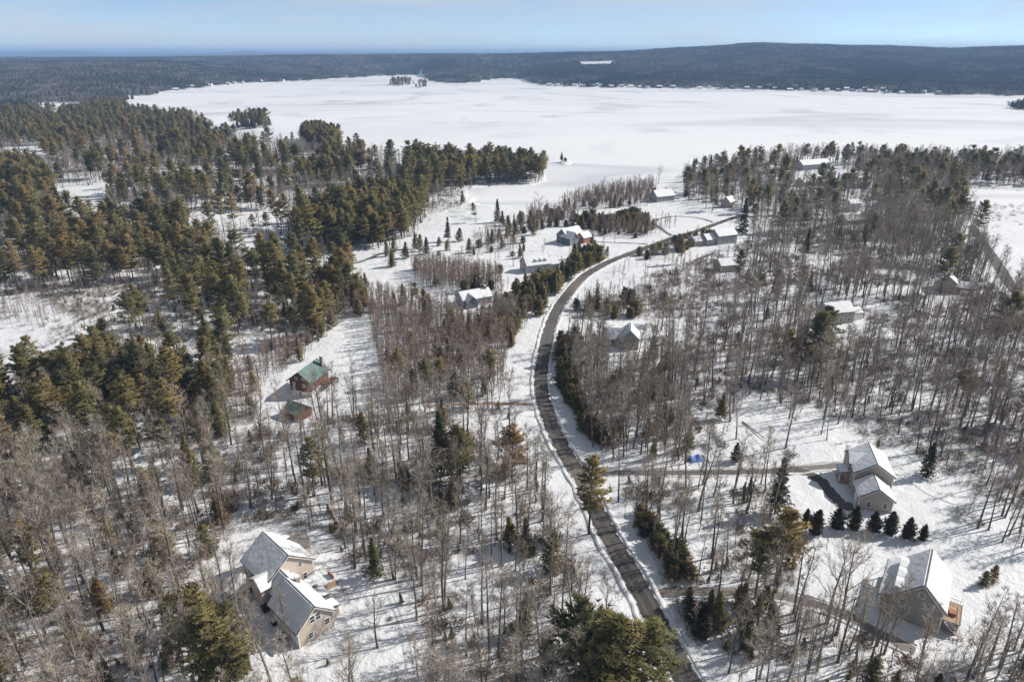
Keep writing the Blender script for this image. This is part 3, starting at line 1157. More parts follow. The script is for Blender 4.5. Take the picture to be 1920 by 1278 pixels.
def bin_thing(px, py, w, hgt, rot, label, lid='snow'):
    x, y = G(px, py)
    r = empty('storage_bin', (x, y, H1(x, y) + 0.02), math.radians(rot))
    tag(r, label, 'bin')
    q = MB()
    q.add([(-w * .85, -w * .7, -0.2), (w * .85, -w * .7, -0.2), (w * .85, w * .7, -0.2), (-w * .85, w * .7, -0.2), (-w, -w * .85, hgt), (w, -w * .85, hgt), (w, w * .85, hgt), (-w, w * .85, hgt)],
          [(0, 3, 2, 1), (4, 5, 6, 7), (0, 1, 5, 4), (1, 2, 6, 5), (2, 3, 7, 6), (3, 0, 4, 7)])
    q.build('body', M['dark'], r)
    q = MB()
    q.box(-w * 1.05, w * 1.05, -w * .9, w * .9, hgt, hgt + 0.22)
    q.build('lid', M[lid], r)


bin_thing(516, 1172, 0.6, 1.1, 46, 'snow-capped dark bin against the cream house garage wall')
bin_thing(499, 1147, 0.7, 1.2, 46, 'dark lidded bin by the cream house entry corner', 'dark')

# --- red log house with the green metal roof
h = House('log_house', -68.6, 207.8, -17, 'red log house with green metal roof and tall stone chimney', pad=10)
h.wing(0, 0, 7.8, 10.8, 5.6, 8.8, 'red_log', 'green_roof', None, over=0.6, trim=False)
h.box('foundation', 'concrete', -3.94, 3.94, -5.44, 5.44, -0.8, 1.9)
h.shed(-3.0, -4.9, -5.9, 5.9, 6.55, 5.1, 'green_roof', None, 'side_roof')
for u, z in ((-1.2, 6.4), (1.4, 6.4), (-2.2, 4.4), (1.4, 4.2)):
    h.window('-y', u, z, -5.4, 0.7, 0.8)
h.door('-y', -2.2, -5.44, 2.4, 1.9, 'white', -0.3, 'garage_door')
h.door('-y', 1.6, -5.44, 2.4, 1.9, 'white', -0.3, 'garage_door')
h.window('-y', -0.3, 0.9, -5.44, 0.6, 1.5)
h.chimney(2.5, 4.6, 4.0, 10.6, 0.9, 'stone')
for yy in (-3.2, 0.0, 3.0):
    h.window('+x', yy, 4.2, 3.9, 1.1, 1.3, mat='brick')
d = h.box('deck', 'red_log', 3.9, 6.6, 0.5, 7.4, 1.7, 1.95)
h.posts([(6.4, 0.8), (6.4, 4.0), (6.4, 7.1)], -0.5, 1.75, 0.12, 'red_log', 'deck_post')
h.rail((6.5, 0.6), (6.5, 7.3), 1.95, 'red_log')
h.rail((4.0, 0.6), (6.5, 0.6), 1.95, 'red_log')
h = House('log_garage', -67.0, 188.6, -30, 'small log garage with dark green roof below the red log house', 'garage', pad=6)
h.wing(0, 0, 5.6, 6.4, 2.6, 4.6, 'red_log', 'green_roof', None, ax='x', over=0.5, trim=False)
h.door('+y', 0.0, 2.8, 2.6, 2.1, 'white', 0.0, 'garage_door')

# --- tan house with the garage wing behind the arborvitae row
h = House('tan_house', 93.6, 151.4, -14.5, 'tan two storey house with snowy garage gable behind the row of arborvitae', pad=0)
HOUSE_PADS += [(92, 141, 7), (94, 152, 10)]
h.wing(0, 1.0, 9.2, 10.4, 5.6, 8.7, 'tan')
h.wing(-0.6, -8.4, 7.8, 6.6, 3.3, 6.1, 'tan', trim=True)
h.wing(-2.6, 2.2, 5.6, 5.4, 6.0, 8.0, 'tan', ax='x', trim=False)
for u in (-2.1, 1.6):
    h.window('-y', u, 1.6, -11.7, 0.9, 1.5)
h.door('-x', -8.8, -4.5, 2.6, 2.2, 'white', 0, 'garage_door')
h.shed(-4.55, -7.4, -1.2, 3.2, 3.7, 2.9)
h.posts([(-7.1, -0.9), (-7.1, 2.9)], -0.4, 2.9)
h.box('porch_floor', 'deck', -7.2, -4.6, -1.1, 3.1, -0.5, 0.35)
h.door('-x', 0.6, -4.6, 1.0, 2.1, 'dark', 0.35)
for yy in (-2.4, 4.6):
    h.window('-x', yy, 4.3, -4.6, 0.9, 1.3)
    h.window('-x', yy, 1.6, -4.6, 0.9, 1.3)
for yy in (-2.8, 0.4, 3.6):
    h.window('+x', yy, 4.3, 4.6, 0.9, 1.3)
    h.window('+x', yy, 1.6, 4.6, 0.9, 1.3)
h.chimney(-4.9, 5.2, 0, 8.2, 0.85, 'white')

# --- taupe house with dormers, porch and back deck
h = House('taupe_house', 83.4, 108.7, -35, 'taupe house with three snowy dormers, front porch and rear wooden deck', pad=11.5)
h.wing(0.2, 0, 8.4, 12.2, 5.6, 9.9, 'taupe', over=0.45, eave2=5.6)
h.shed(-3.9, -6.9, -6.5, 6.5, 5.55, 4.1, 'shingle', 'snow', 'porch_roof')
h.posts([(-6.5, -5.9), (-6.5, -2.0), (-6.5, 2.0), (-6.5, 5.9)], 0.2, 4.0)
h.box('porch_floor', 'deck', -6.7, -4.0, -6.1, 6.1, 1.0, 1.3)
h.rail((-6.6, -5.9), (-6.6, 5.9), 1.3, n=12)
h.rail((-6.6, -6.0), (-4.1, -6.0), 1.3)
for yy in (-3.6, 0.0, 3.6):
    h.dormer('-x', yy, -4.35, 5.35, 2.9, 4.2, 1.3, 'taupe', 0.3)
h.window('-y', -2.5, 4.2, -6.1, 0.9, 1.4)
h.window('-y', 0.2, 7.3, -6.1, 0.9, 1.1)
h.window('-y', 2.4, 1.6, -6.1, 0.8, 1.0)
for yy in (-4, -1.2, 1.6, 4.4):
    h.window('-x', yy, 2.8, -4.0, 0.9, 1.4)
for yy in (-4.2, -0.5, 3.4):
    h.window('+x', yy, 4.0, 4.4, 1.0, 1.3)
q = MB()
q.bar((0.3, -6.62, 9.75), (4.5, -6.62, 5.3), 0.12)
h.sub(q, 'gutter', M['white'])
d = h.box('deck', 'deck', 4.45, 7.6, -4.6, 1.6, 2.5, 2.75)
h.box('deck_skirt', 'taupe', 4.55, 7.4, -4.4, 1.4, -0.8, 2.5, d)
h.rail((7.5, -4.4), (7.5, 1.5), 2.75, n=8)
h.rail((4.6, 1.5), (7.5, 1.5), 2.75)
for dy in (-5.4, -4.7):
    q = MB()
    q.bar((5.0, dy, 3.5), (8.4, dy - 0.3, 0.9), 0.07)
    q.bar((5.0, dy, 2.6), (8.4, dy - 0.3, 0.0), 0.09)
    q.build('stair_rail', M['white'], h.root)
for k in range(9):
    t = k / 8
    h.box('stair_tread', 'deck', 4.9 + 3.3 * t, 5.3 + 3.3 * t, -5.35 - 0.3 * t, -4.75 - 0.3 * t, 2.5 - 2.5 * t, 2.58 - 2.5 * t)
t_ = h.box('patio_table', 'brick', 5.4, 6.6, -2.8, -1.4, 2.75, 3.4)

# --- house on the inner side of the road bend
h = House('bend_house', 44.0, 244.5, -8, 'grey house with pale shingled hip roof beside the road bend', pad=9)
h.wing(1.6, 0, 6.8, 8.6, 4.2, 7.6, 'taupe', 'shingle', 'thin_snow', snow2='snow')
h.wing(-4.6, 1.6, 6.8, 8.4, 3.2, 6.2, 'tan', 'blue_shingle', None, ax='x', trim=False)
h.window('-y', 0.6, 2.0, -4.3)
h.window('-y', 2.8, 2.0, -4.3)
h.window('-y', 1.6, 5.2, -4.3, 0.8, 1.0)
h.window('-y', -4.6, 1.7, -1.8)
h.door('-y', -6.6, -1.8, 2.4, 2.1, 'white', 0, 'garage_door')
# --- low grey ranch by the field
h = House('grey_ranch', -17.4, 294, -62, 'long grey ranch house with blue-grey gable and snow roof beside the road hedge', pad=10)
h.wing(0, 0, 8.2, 14.5, 3.2, 6.0, 'grey')
h.wing(4.0, -3.6, 5.0, 5.4, 3.0, 5.2, 'bluegrey', 'blue_shingle', 'thin_snow', ax='x', trim=False)
h.chimney(0.5, 5.4, 4.5, 7.4, 1.0, 'brick')
for yy in (-5, 0.8, 3.6):
    h.window('+x', yy, 1.6, 4.1)
h.window('-y', -1.8, 1.6, -7.25)
h.window('-y', 1.8, 1.6, -7.25)
h.door('+x', 5.8, 4.1, 1.0, 2.1, 'brick')
# --- cape with dormers
h = House('grey_cape', 12.2, 346.5, -68, 'grey cape house with small dormers and snow roof above the roadside pines', pad=11)
h.wing(0, 0, 9.2, 13.5, 4.2, 8.0, 'grey')
h.wing(0.6, 9.2, 6.8, 5.6, 3.4, 6.2, 'grey', trim=False)
for yy in (-1.6, 1.2, 4.0):
    h.dormer('+x', yy, 3.6, 4.9, 1.7, 3.0, 1.2, 'grey', 0.6)
for yy in (-4.4, -1.6, 1.2, 4.0):
    h.window('+x', yy, 1.8, 4.6, 1.0, 1.5)
for u in (-2, 2):
    h.window('-y', u, 1.8, -6.75)
h.window('-y', 0, 5.2, -6.75)
h.window('+x', 9.0, 1.6, 4.0, 1.0, 1.3)
# --- slate-blue house with a brick gable
h = House('slate_blue_house', 33.5, 404, -48, 'slate-blue house with crossed snowy gables and a brick-red end wall', pad=13)
h.wing(0, 2.0, 8.6, 14.0, 4.6, 8.4, 'bluegrey')
h.wing(4.2, -2.6, 7.0, 8.0, 4.2, 7.4, 'bluegrey', 'shingle', 'snow', ax='x')
h.wing(6.8, 7.0, 6.4, 7.0, 3.4, 6.0, 'brick', ax='y', trim=False)
h.chimney(-1.2, 7.8, 5.5, 9.8, 1.0, 'brick')
for u in (-2, 2):
    h.window('-y', u, 1.8, -5.0)
    h.window('-y', u, 4.6, -5.0, 0.8, 1.0)
for u in (-4.4, -0.8):
    h.window('+x', u, 1.9, 8.2)
h.window('-y', 6.8, 1.7, 3.5)
# --- barn-like pair in the trees up the road
h = House('roadside_house', 126, 400.5, -67, 'grey two storey house with plain snow roof beside the upper road', pad=11)
h.wing(0, 0, 9.4, 13.6, 5.2, 8.4, 'grey')
h.wing(-0.4, -10.6, 7.4, 6.6, 3.4, 6.0, 'grey', trim=False)
h.wing(-1.5, -17.2, 6.4, 8.0, 2.8, 4.8, 'tan', 'shingle', 'thin_snow', trim=False)
for yy in (-4, 0, 4):
    h.window('+x', yy, 1.7, 4.7)
    h.window('+x', yy, 4.1, 4.7)
h.window('-y', -2.2, 4.1, -6.8)
h.window('-y', 2.2, 4.1, -6.8)
h = House('snow_roofed_barn', 113, 346, -76, 'small tan barn with a clean snow roof in the hardwoods', 'barn', pad=8)
h.wing(0, 0, 8.0, 11.6, 3.6, 6.2, 'tan')
for yy in (-3, 3):
    h.window('+x', yy, 1.7, 4.0)
h.window('-y', 0, 3.8, -5.8, 0.9, 1.0)
# --- house alone in the right-hand woods
h = House('woodland_house', 137, 271.6, -77, 'tan house with bright snow roof and low snowy wing alone among tall hardwoods', pad=12)
h.wing(0, 0, 8.6, 12.2, 5.2, 8.2, 'tan')
h.wing(-1.2, 9.0, 6.4, 6.6, 3.2, 4.6, 'white', trim=False)
for yy in (-4, 0, 4):
    h.window('+x', yy, 1.8, 4.3)
    h.window('+x', yy, 4.2, 4.3)
h.window('-y', 0, 4.4, -6.1)
h = House('side_road_house', 207.5, 312, -28, 'grey gabled house with a brick-red garage near the side road', pad=11)
h.wing(0, 0, 8.4, 10, 5.0, 8.2, 'taupe')
h.wing(8.2, -0.5, 6.4, 7.0, 3.0, 5.2, 'brick', 'shingle', 'thin_snow', ax='x', trim=False)
h.window('-y', -2, 4.0, -5.0)
h.window('-y', 2, 4.0, -5.0)
h.window('-y', 0, 1.6, -5.0)
h.door('-y', 8.2, -3.7, 4.0, 2.2, 'white', 0, 'garage_door')
# --- more roofs among the trees towards the lake
far_specs = [
    ('hillside_house', 246.5, 494, -76, 8.0, 9.5, 5.6, 7.8, 'white', 'white walled house with snow roof showing above the grove of pines'),
    ('hillside_house', 227.5, 453, -72, 9.5, 17, 3.0, 6.6, 'tan', 'broad low house under a speckled snow roof among the hardwoods'),
    ('shore_house', 116, 530, -64, 10, 17, 4.0, 8.0, 'grey', 'snow roofed house half hidden by shrubs near the cove'),
    ('shore_house', 160, 505, -40, 7, 10, 4.0, 7.2, 'tan', 'steep snow roofed cottage in the sapling woods'),
    ('shore_house', *G(1330, 333), -70, 9, 15, 3.5, 6.0, 'cream', 'low pale shore house between dark spruces by the lake'),
    ('shore_house', *G(1448, 325), -80, 9, 15, 4.5, 7.0, 'white', 'white house with two stepped snow roofs by the lake'),
    ('shore_house', *G(1522, 316), -70, 12, 34, 5.0, 9.0, 'grey', 'long many-windowed lodge with snow roof near the shore'),
    ('shore_house', *G(1508, 347), -60, 9, 14, 3.5, 6.5, 'tan', 'tan house with sloping snow roof below the long lodge'),
    ('shore_house', *G(1560, 347), -85, 10, 24, 3.5, 6.8, 'bluegrey', 'long pale green-grey house with wide snow roof below the lodge'),
    ('shore_house', *G(1608, 353), -80, 8, 12, 3.5, 6.0, 'grey', 'small outbuilding with snow roof beside the long pale house'),
    ('cove_house', -302, 745, -70, 10, 16, 5.5, 8.6, 'grey', 'dark grey house with snow roof among the lakeside pines'),
    ('cove_house', -296, 718, -70, 9, 14, 3.2, 5.6, 'grey', 'garage with plain white snow roof among the lakeside pines'),
    ('far_left_house', -395, 520, -65, 9, 14, 3.6, 6.4, 'tan', 'tan house with snow roof at the edge of the far pine stand'),
]
for (nm, x, y, rot, w, l, e, r, wall, lab) in far_specs:
    h = House(nm if nm != 'far_left_house' else 'cove_house', x, y, rot, lab, pad=10)
    h.wing(0, 0, w, l, e, r, wall, trim=False)
    nwin = max(2, int(l / 4))
    for k in range(nwin):
        yy = (k + 0.5) / nwin * (l - 1) - (l - 1) / 2
        h.window('+x', yy, 1.7, w / 2, 1.1, 1.4)
        if e > 4.4:
            h.window('+x', yy, 4.0, w / 2, 1.0, 1.2)
    h.window('-y', 0, e - 0.4, -l / 2, 1.0, 1.2)
    h.chimney(-0.6, l * 0.2, r - 1.2, r + 1.1, 0.8, 'brick')

# --- tiny cottages along the far shores
CR = random.Random(77)
cot_px = [1012, 1030, 1046, 1063, 1078, 1092, 1112, 1128, 1146, 1165, 1182, 1199, 1214, 1236, 1262, 1290, 1312, 1330, 1352, 1374, 1400, 1424, 1452, 1480, 1502, 1528, 1550, 1572, 1598, 1612, 1630, 1640, 1662, 1690, 1730, 1760]
cot_px2 = [1120, 1172, 1205, 1228, 1250, 1276, 1300, 1345, 1385, 1440, 1490, 1545, 1585, 1620, 1640, 1655, 1680, 1052, 1085, 1140]
cot_px += cot_px2
cot_px += [330, 362, 395, 428, 440, 455, 490, 530, 560, 600, 650]
for i, p in enumerate(cot_px):
    S = float(np.interp(p, *SHORE)) + (60 + 15 * (i % 6) if 36 <= i < 36 + len(cot_px2) else 0)
    for _ in range(30):
        y = S + CR.uniform(12, 46)
        x = (p - 960) / 1280.0 * (y * CP + CAM_H * SP)
        if not bool(in_water(np.array([x]), np.array([y]))[0]):
            break
        S += 20
    rot = CR.choice([-90, -80, 0, 10, -100]) + CR.uniform(-15, 15)
    far_side = 'wooded shore below the long hill' if p > 900 else 'wooded shore of the lake\'s narrowing arm'
    h = House('lakeside_cottage', x, y, rot, 'tiny cottage with a snow roof on the ' + far_side, 'cottage', pad=13, group='cottages on the ' + far_side)
    w, l, e = CR.uniform(8.5, 11), CR.uniform(12, 19), CR.uniform(4.0, 6.5)
    h.wing(0, 0, w, l, e, e + CR.uniform(2.6, 3.6), CR.choice(['white', 'cream', 'tan', 'grey', 'bluegrey', 'taupe', 'white']), trim=False)
    for k in (-1, 1):
        h.window('-x', k * l * 0.25, 1.8, -w / 2, 1.4, 1.5)
        h.window('-y', k * w * 0.22, 1.8, -l / 2, 1.4, 1.5)

# --- blue tarp by the upper driveway
x, y = G(1305, 860)
rng = random.Random(9)
vs_, fs = [], []
nu, nv = 12, 9
for i in range(nu + 1):
    for j in range(nv + 1):
        u, v = i / nu * 2 - 1, j / nv * 2 - 1
        z = 1.7 * (1 - abs(v) ** 1.6) * (1 - 0.35 * abs(u) ** 3) * (0.9 + 0.15 * math.sin(5 * u)) + rng.uniform(-0.06, 0.06)
        vs_.append((u * 2.1, v * 1.5, max(0.02, z)))
for i in range(nu):
    for j in range(nv):
        a = i * (nv + 1) + j
        fs.append((a, a + nv + 1, a + nv + 2, a + 1))
q = MB()
q.add(vs_, fs)
r = empty('covered_boat', (x, y, H1(x, y)), math.radians(12))
tag(r, 'low hump under a bright blue tarp beside the upper driveway', 'tarp')
q.build('tarp', M['tarp'], r)
q = MB()
q.tube([(-2.4, 0, 0.25), (-1.4, 0, 0.3), (1.6, 0, 0.3), (2.3, 0, 0.3)], [0.1, 0.9, 0.95, 0.8], 8)
q.build('hull', M['dark'], r)

# --- felled logs, rubble and shrubs' bed edge stones
for (p0, p1, lab) in (((1392, 793), (1434, 827), 'long fallen trunk lying in snow above the upper driveway'), ((1318, 770), (1290, 752), 'fallen trunk leaning in the dense hardwoods by the road bend')):
    a, b = G(*p0), G(*p1)
    q = MB()
    pts = []
    for k in range(6):
        t = k / 5
        xx, yy = a[0] + (b[0] - a[0]) * t, a[1] + (b[1] - a[1]) * t
        pts.append((xx, yy, H1(xx, yy) + 0.25 + 0.25 * t))
    q.tube(pts, [0.2, 0.19, 0.17, 0.15, 0.12, 0.08], 7)
    tag(q.build('fallen_log', M['bark']), lab, 'log')

# ------------------------------------------------------------------ trees: a few of each kind, then copies
class Tris:
    """loose slivers, gathered fast"""
    def __init__(s):
        s.v = []

    def sliver(s, p, d, L, w, rng):
        u = np.cross(d, rng.normal(size=3))
        u = u / (np.linalg.norm(u) + 1e-9) * w * 0.5
        s.v.extend((p - u, p + u, p + d * L))

    def mesh(s, name, mat):
        v = np.array(s.v)
        return mesh_np(name, v, np.arange(len(v)).reshape(-1, 3), [mat])


def tri_of(mb_):
    """triangulates a builder's faces"""
    f = []
    for q in mb_.f:
        for k in range(1, len(q) - 1):
            f.append((q[0], q[k], q[k + 1]))
    return np.array(mb_.v, float).reshape(-1, 3), np.array(f, int).reshape(-1, 3)


def unit(v):
    return v / (np.linalg.norm(v) + 1e-9)


def limb_pts(p, d, L, rng, n, lift, wob):
    pts = [p.copy()]
    q = p.copy()
    d = d.copy()
    for _ in range(n):
        d = unit(d + np.array([0, 0, lift]) + rng.normal(size=3) * wob)
        q = q + d * L / n
        pts.append(q.copy())
    return pts


def gen_bare(seed, h, clear, spread, nb, n2, n3, twig_mat, tw=0.045, fork=False, thick=0.0105, lift=0.12):
    """leafless hardwood: returns (trunk mesh, crown mesh, joined mesh)"""
    rng = np.random.RandomState(seed)
    trunk = MB()
    ns = 9
    pts, p = [], np.zeros(3)
    lean = rng.normal(size=2) * 0.018
    bend = rng.normal(size=2) * 0.01
    for i in range(ns + 1):
        t = i / ns
        pts.append(np.array([lean[0] * h * t + bend[0] * h * math.sin(t * 5), lean[1] * h * t + bend[1] * h * math.sin(t * 4 + 1), h * t - 0.35 * (i == 0)]))
    r0 = h * thick
    rad = [r0 * (1.25 if i == 0 else 1) * (1 - 0.93 * (i / ns) ** 1.1) + 0.012 for i in range(ns + 1)]
    trunk.tube(pts, rad, 6)
    def at(t):
        f = t * ns
        i = min(int(f), ns - 1)
        return pts[i] + (pts[i + 1] - pts[i]) * (f - i), rad[i] + (rad[i + 1] - rad[i]) * (f - i)
    limbs = MB()
    tw_ = Tris()
    az = rng.rand() * 6
    tips = []
    for k in range(nb):
        t = clear + (1 - clear) * (k + rng.rand() * 0.8) / nb
        t = min(t, 0.985)
        p, r = at(t)
        az += 2.4 + rng.normal() * 0.5
        el = math.radians(rng.uniform(28, 62) + 12 * t)
        d = np.array([math.cos(az) * math.cos(el), math.sin(az) * math.cos(el), math.sin(el)])
        rel = (t - clear) / (1 - clear)
        L = spread * h * (1.0 - 0.62 * rel) * rng.uniform(0.6, 1.15) * (0.75 + 0.5 * min(1, rel * 4))
        lp = limb_pts(p, d, L, rng, 4, lift, 0.16)
        r1 = min(r * 0.62, 0.012 * L + 0.03)
        limbs.tube(lp, [r1, r1 * 0.72, r1 * 0.5, r1 * 0.33, 0.012], 4, False)
        for m in range(n2):
            s = rng.uniform(0.25, 1.0)
            f = s * 4
            i = min(int(f), 3)
            q = lp[i] + (lp[i + 1] - lp[i]) * (f - i)
            dd = unit(unit(lp[i + 1] - lp[i]) + rng.normal(size=3) * 0.55 + np.array([0, 0, 0.18]))
            L2 = L * rng.uniform(0.22, 0.5) * (1.15 - 0.5 * s) + 0.25
            q2 = limb_pts(q, dd, L2, rng, 2, lift, 0.2)
            r2 = max(0.016, r1 * 0.32)
            limbs.tube(q2, [r2, r2 * 0.6, 0.008], 3, False)
            for _ in range(n3):
                s2 = rng.uniform(0.2, 1.0)
                i2 = 0 if s2 < 0.5 else 1
                q3 = q2[i2] + (q2[i2 + 1] - q2[i2]) * (s2 * 2 - i2)
                d3 = unit(dd + rng.normal(size=3) * 0.65 + np.array([0, 0, 0.25]))
                tw_.sliver(q3, d3, rng.uniform(0.5, 1.25) * (0.5 + h / 24), tw, rng)
    return trunk, limbs, tw_, twig_mat


def finish_bare(name, parts):
    trunk, limbs, tw_, tm = parts
    tv, tf = tri_of(trunk)
    lv, lf = tri_of(limbs)
    sv = np.array(tw_.v)
    sf = np.arange(len(sv)).reshape(-1, 3)
    mt = mesh_np(name + '_trunk', tv, tf, [M['bark']], None, True)
    cv = np.concatenate([lv, sv])
    cf = np.concatenate([lf, sf + len(lv)])
    mc = mesh_np(name + '_crown', cv, cf, [tm])
    av = np.concatenate([tv, cv])
    af = np.concatenate([tf, cf + len(tv)])
    idx = np.concatenate([np.zeros(len(tf)), np.ones(len(cf))])
    ma = mesh_np(name + '_whole', av, af, [M['bark'], tm], idx)
    return mt, mc, ma


def gen_pine(seed, h, clear, rad, prof, step, per, tuft, mat, leaf=(0.75, 0.24), droop=0.0, gap=0.0, thick=0.0125, lean=0.01, flat=0.6):
    rng = np.random.RandomState(seed)
    trunk = MB()
    ns = 8
    ln = rng.normal(size=2) * lean
    pts = [np.array([ln[0] * h * (i / ns) ** 1.5, ln[1] * h * (i / ns) ** 1.5, h * 0.985 * i / ns - 0.35 * (i == 0)]) for i in range(ns + 1)]
    r0 = h * thick
    trunk.tube(pts, [r0 * (1.2 if i == 0 else 1) * (1 - 0.94 * i / ns) + 0.01 for i in range(ns + 1)], 6)
    limbs = MB()
    nd = Tris()
    z = clear * h
    lop = rng.rand() * 6.28
    while z < h * 0.985:
        t = (z / h - clear) / (1 - clear)
        L0 = rad * prof(t)
        p = np.array([ln[0] * h * (z / h) ** 1.5, ln[1] * h * (z / h) ** 1.5, z])
        az0 = rng.rand() * 6.28
        if rng.rand() < gap and t < 0.85:
            z += step * rng.uniform(0.7, 1.3)
            continue
        for k in range(per):
            if rng.rand() < 0.12 + gap * 0.5:
                continue
            az = az0 + 6.283 * k / per + rng.normal() * 0.25
            L = max(0.35, L0 * rng.uniform(0.55, 1.18) * (1 + 0.18 * math.cos(az - lop)))
            el = math.radians(-14 * droop + 8 + 42 * t ** 1.6 + rng.normal() * 7)
            d = np.array([math.cos(az) * math.cos(el), math.sin(az) * math.cos(el), math.sin(el)])
            lp = limb_pts(p, d, L, rng, 3, 0.05, 0.06)
            limbs.tube(lp, [0.014 * L + 0.02, 0.011 * L + 0.012, 0.02, 0.008], 3, False)
            ntf = max(2, int(tuft * (0.35 + L / rad)))
            for m in range(ntf):
                s = 0.22 + 0.78 * (m + rng.rand()) / ntf
                f = s * 3
                i = min(int(f), 2)
                q = lp[i] + (lp[i + 1] - lp[i]) * (f - i)
                side = np.array([-d[1], d[0], 0]) * rng.normal() * 0.24 * L * (1.12 - 0.75 * s)
                q = q + side + np.array([0, 0, rng.normal() * 0.08 - droop * 0.12 * np.linalg.norm(side)])
                for _ in range(7):
                    dd = unit(d * 0.6 + side * 0.25 + rng.normal(size=3) * np.array([0.6, 0.6, flat]) + np.array([0, 0, 0.12 + 0.3 * flat]))
                    nd.sliver(q - dd * 0.15, dd, leaf[0] * rng.uniform(0.6, 1.2), leaf[1] * rng.uniform(0.7, 1.3), rng)
        z += step * rng.uniform(0.75, 1.25) * (1 - 0.35 * t)
    for _ in range(14):
        dd = unit(rng.normal(size=3) * 0.5 + np.array([0, 0, 0.9]))
        nd.sliver(pts[-1] - np.array([0, 0, 0.3]), dd, leaf[0], leaf[1], rng)
    tv, tf = tri_of(trunk)
    lv, lf = tri_of(limbs)
    sv = np.array(nd.v)
    sf = np.arange(len(sv)).reshape(-1, 3)
    return tv, tf, lv, lf, sv, sf, mat


def finish_pine(name, g):
    tv, tf, lv, lf, sv, sf, mat = g
    mt = mesh_np(name + '_trunk', tv, tf, [M['pine_bark']], None, True)
    cv = np.concatenate([lv, sv])
    cf = np.concatenate([lf, sf + len(lv)])
    ci = np.concatenate([np.zeros(len(lf)), np.ones(len(sf))])
    # needle sprays are lit as a soft mass: each face is wound outwards and its normals lean away from the stem
    e1 = cv[cf[:, 1]] - cv[cf[:, 0]]
    e2 = cv[cf[:, 2]] - cv[cf[:, 0]]
    fn = np.cross(e1, e2)
    fn /= np.linalg.norm(fn, axis=1)[:, None] + 1e-9
    c3 = cv[cf].mean(1)
    out = c3 * np.array([1, 1, 0])
    out /= np.linalg.norm(out, axis=1)[:, None] + 1e-6
    out = out * 0.8 + np.array([0, 0, 0.55])
    flip = ((fn * out).sum(1) < 0) & (ci > 0)
    cf[flip] = cf[flip][:, ::-1]
    fn[flip] *= -1
    nv = np.where(ci[:, None] > 0, fn * 0.45 + out * 0.75, fn)
    nv /= np.linalg.norm(nv, axis=1)[:, None] + 1e-9

    def shade(me_, pre):
        L_ = np.concatenate([pre, nv]) if pre is not None else nv
        me_.normals_split_custom_set(np.repeat(L_, 3, 0).tolist())
        return me_
    mc = shade(mesh_np(name + '_crown', cv, cf, [M['pine_bark'], mat], ci, True), None)
    t1 = np.cross(tv[tf[:, 1]] - tv[tf[:, 0]], tv[tf[:, 2]] - tv[tf[:, 0]])
    t1 /= np.linalg.norm(t1, axis=1)[:, None] + 1e-9
    ma = shade(mesh_np(name + '_whole', np.concatenate([tv, cv]), np.concatenate([tf, cf + len(tv)]), [M['pine_bark'], mat], np.concatenate([np.zeros(len(tf)), ci]), True), t1)
    return mt, mc, ma


KINDS = {}
# hardwoods grown close: long clear trunk, small high crown (unit height about 18 m)
KINDS['bare'] = [finish_bare('hardwood', gen_bare(100 + i, 18.0, c, s, nb, 5, 7, M['twig'], 0.055, thick=0.0128)) for i, (c, s, nb) in
                 enumerate([(0.42, 0.20, 16), (0.50, 0.18, 14), (0.36, 0.22, 17), (0.55, 0.16, 13), (0.45, 0.24, 16), (0.40, 0.17, 15), (0.3, 0.2, 18), (0.6, 0.2, 12)])]
# open grown: low forks, broad crown
KINDS['broad'] = [finish_bare('broad_hardwood', gen_bare(200 + i, 16.0, c, s, nb, 6, 7, M['twig'], 0.05, thick=0.014, lift=0.2)) for i, (c, s, nb) in
                  enumerate([(0.22, 0.42, 15), (0.28, 0.38, 14), (0.18, 0.46, 16)])]
KINDS['sapling'] = [finish_bare('sapling', gen_bare(300 + i, 8.0, c, s, nb, 3, 7, M['red_twig'], 0.055, thick=0.008, lift=0.28)) for i, (c, s, nb) in
                    enumerate([(0.22, 0.2, 11), (0.3, 0.16, 10), (0.18, 0.22, 12), (0.35, 0.15, 9)])]
wp = lambda t: (0.6 + 0.4 * min(1, t * 3.2)) * (1 - 0.80 * t ** 2.4)
cone = lambda t: 1.02 - 0.94 * t
egg = lambda t: math.sqrt(max(0.02, 1 - (2 * t - 0.72) ** 2 / 1.7)) * (1 - 0.5 * t)
KINDS['pine'] = [finish_pine('pine', gen_pine(400 + i, 19.0, c, r, wp, st, per, tf, M['needle'], (1.0, 0.27), 0.3, gp, flat=0.3)) for i, (c, r, st, per, tf, gp) in
                 enumerate([(0.34, 4.9, 1.2, 6, 13, 0.08), (0.45, 4.6, 1.25, 6, 13, 0.14), (0.25, 5.2, 1.2, 6, 13, 0.08), (0.4, 4.1, 1.3, 5, 13, 0.16), (0.3, 5.6, 1.3, 6, 15, 0.12), (0.5, 5.0, 1.2, 6, 15, 0.1)])]
KINDS['young'] = [finish_pine('young_pine', gen_pine(500 + i, 9.0, c, r, cone if i % 2 else egg, 0.55, 6, 7, M['needle'], (0.62, 0.22), 0.2, 0.0)) for i, (c, r) in
                  enumerate([(0.06, 2.7), (0.08, 2.5), (0.05, 3.0), (0.1, 2.3)])]
KINDS['spruce'] = [finish_pine('spruce', gen_pine(600 + i, 14.0, c, r, cone, 0.55, 7, 7, M['spruce_needle'], (0.55, 0.22), 0.9, 0.02)) for i, (c, r) in
                   enumerate([(0.06, 2.8), (0.12, 2.4), (0.2, 2.2)])]
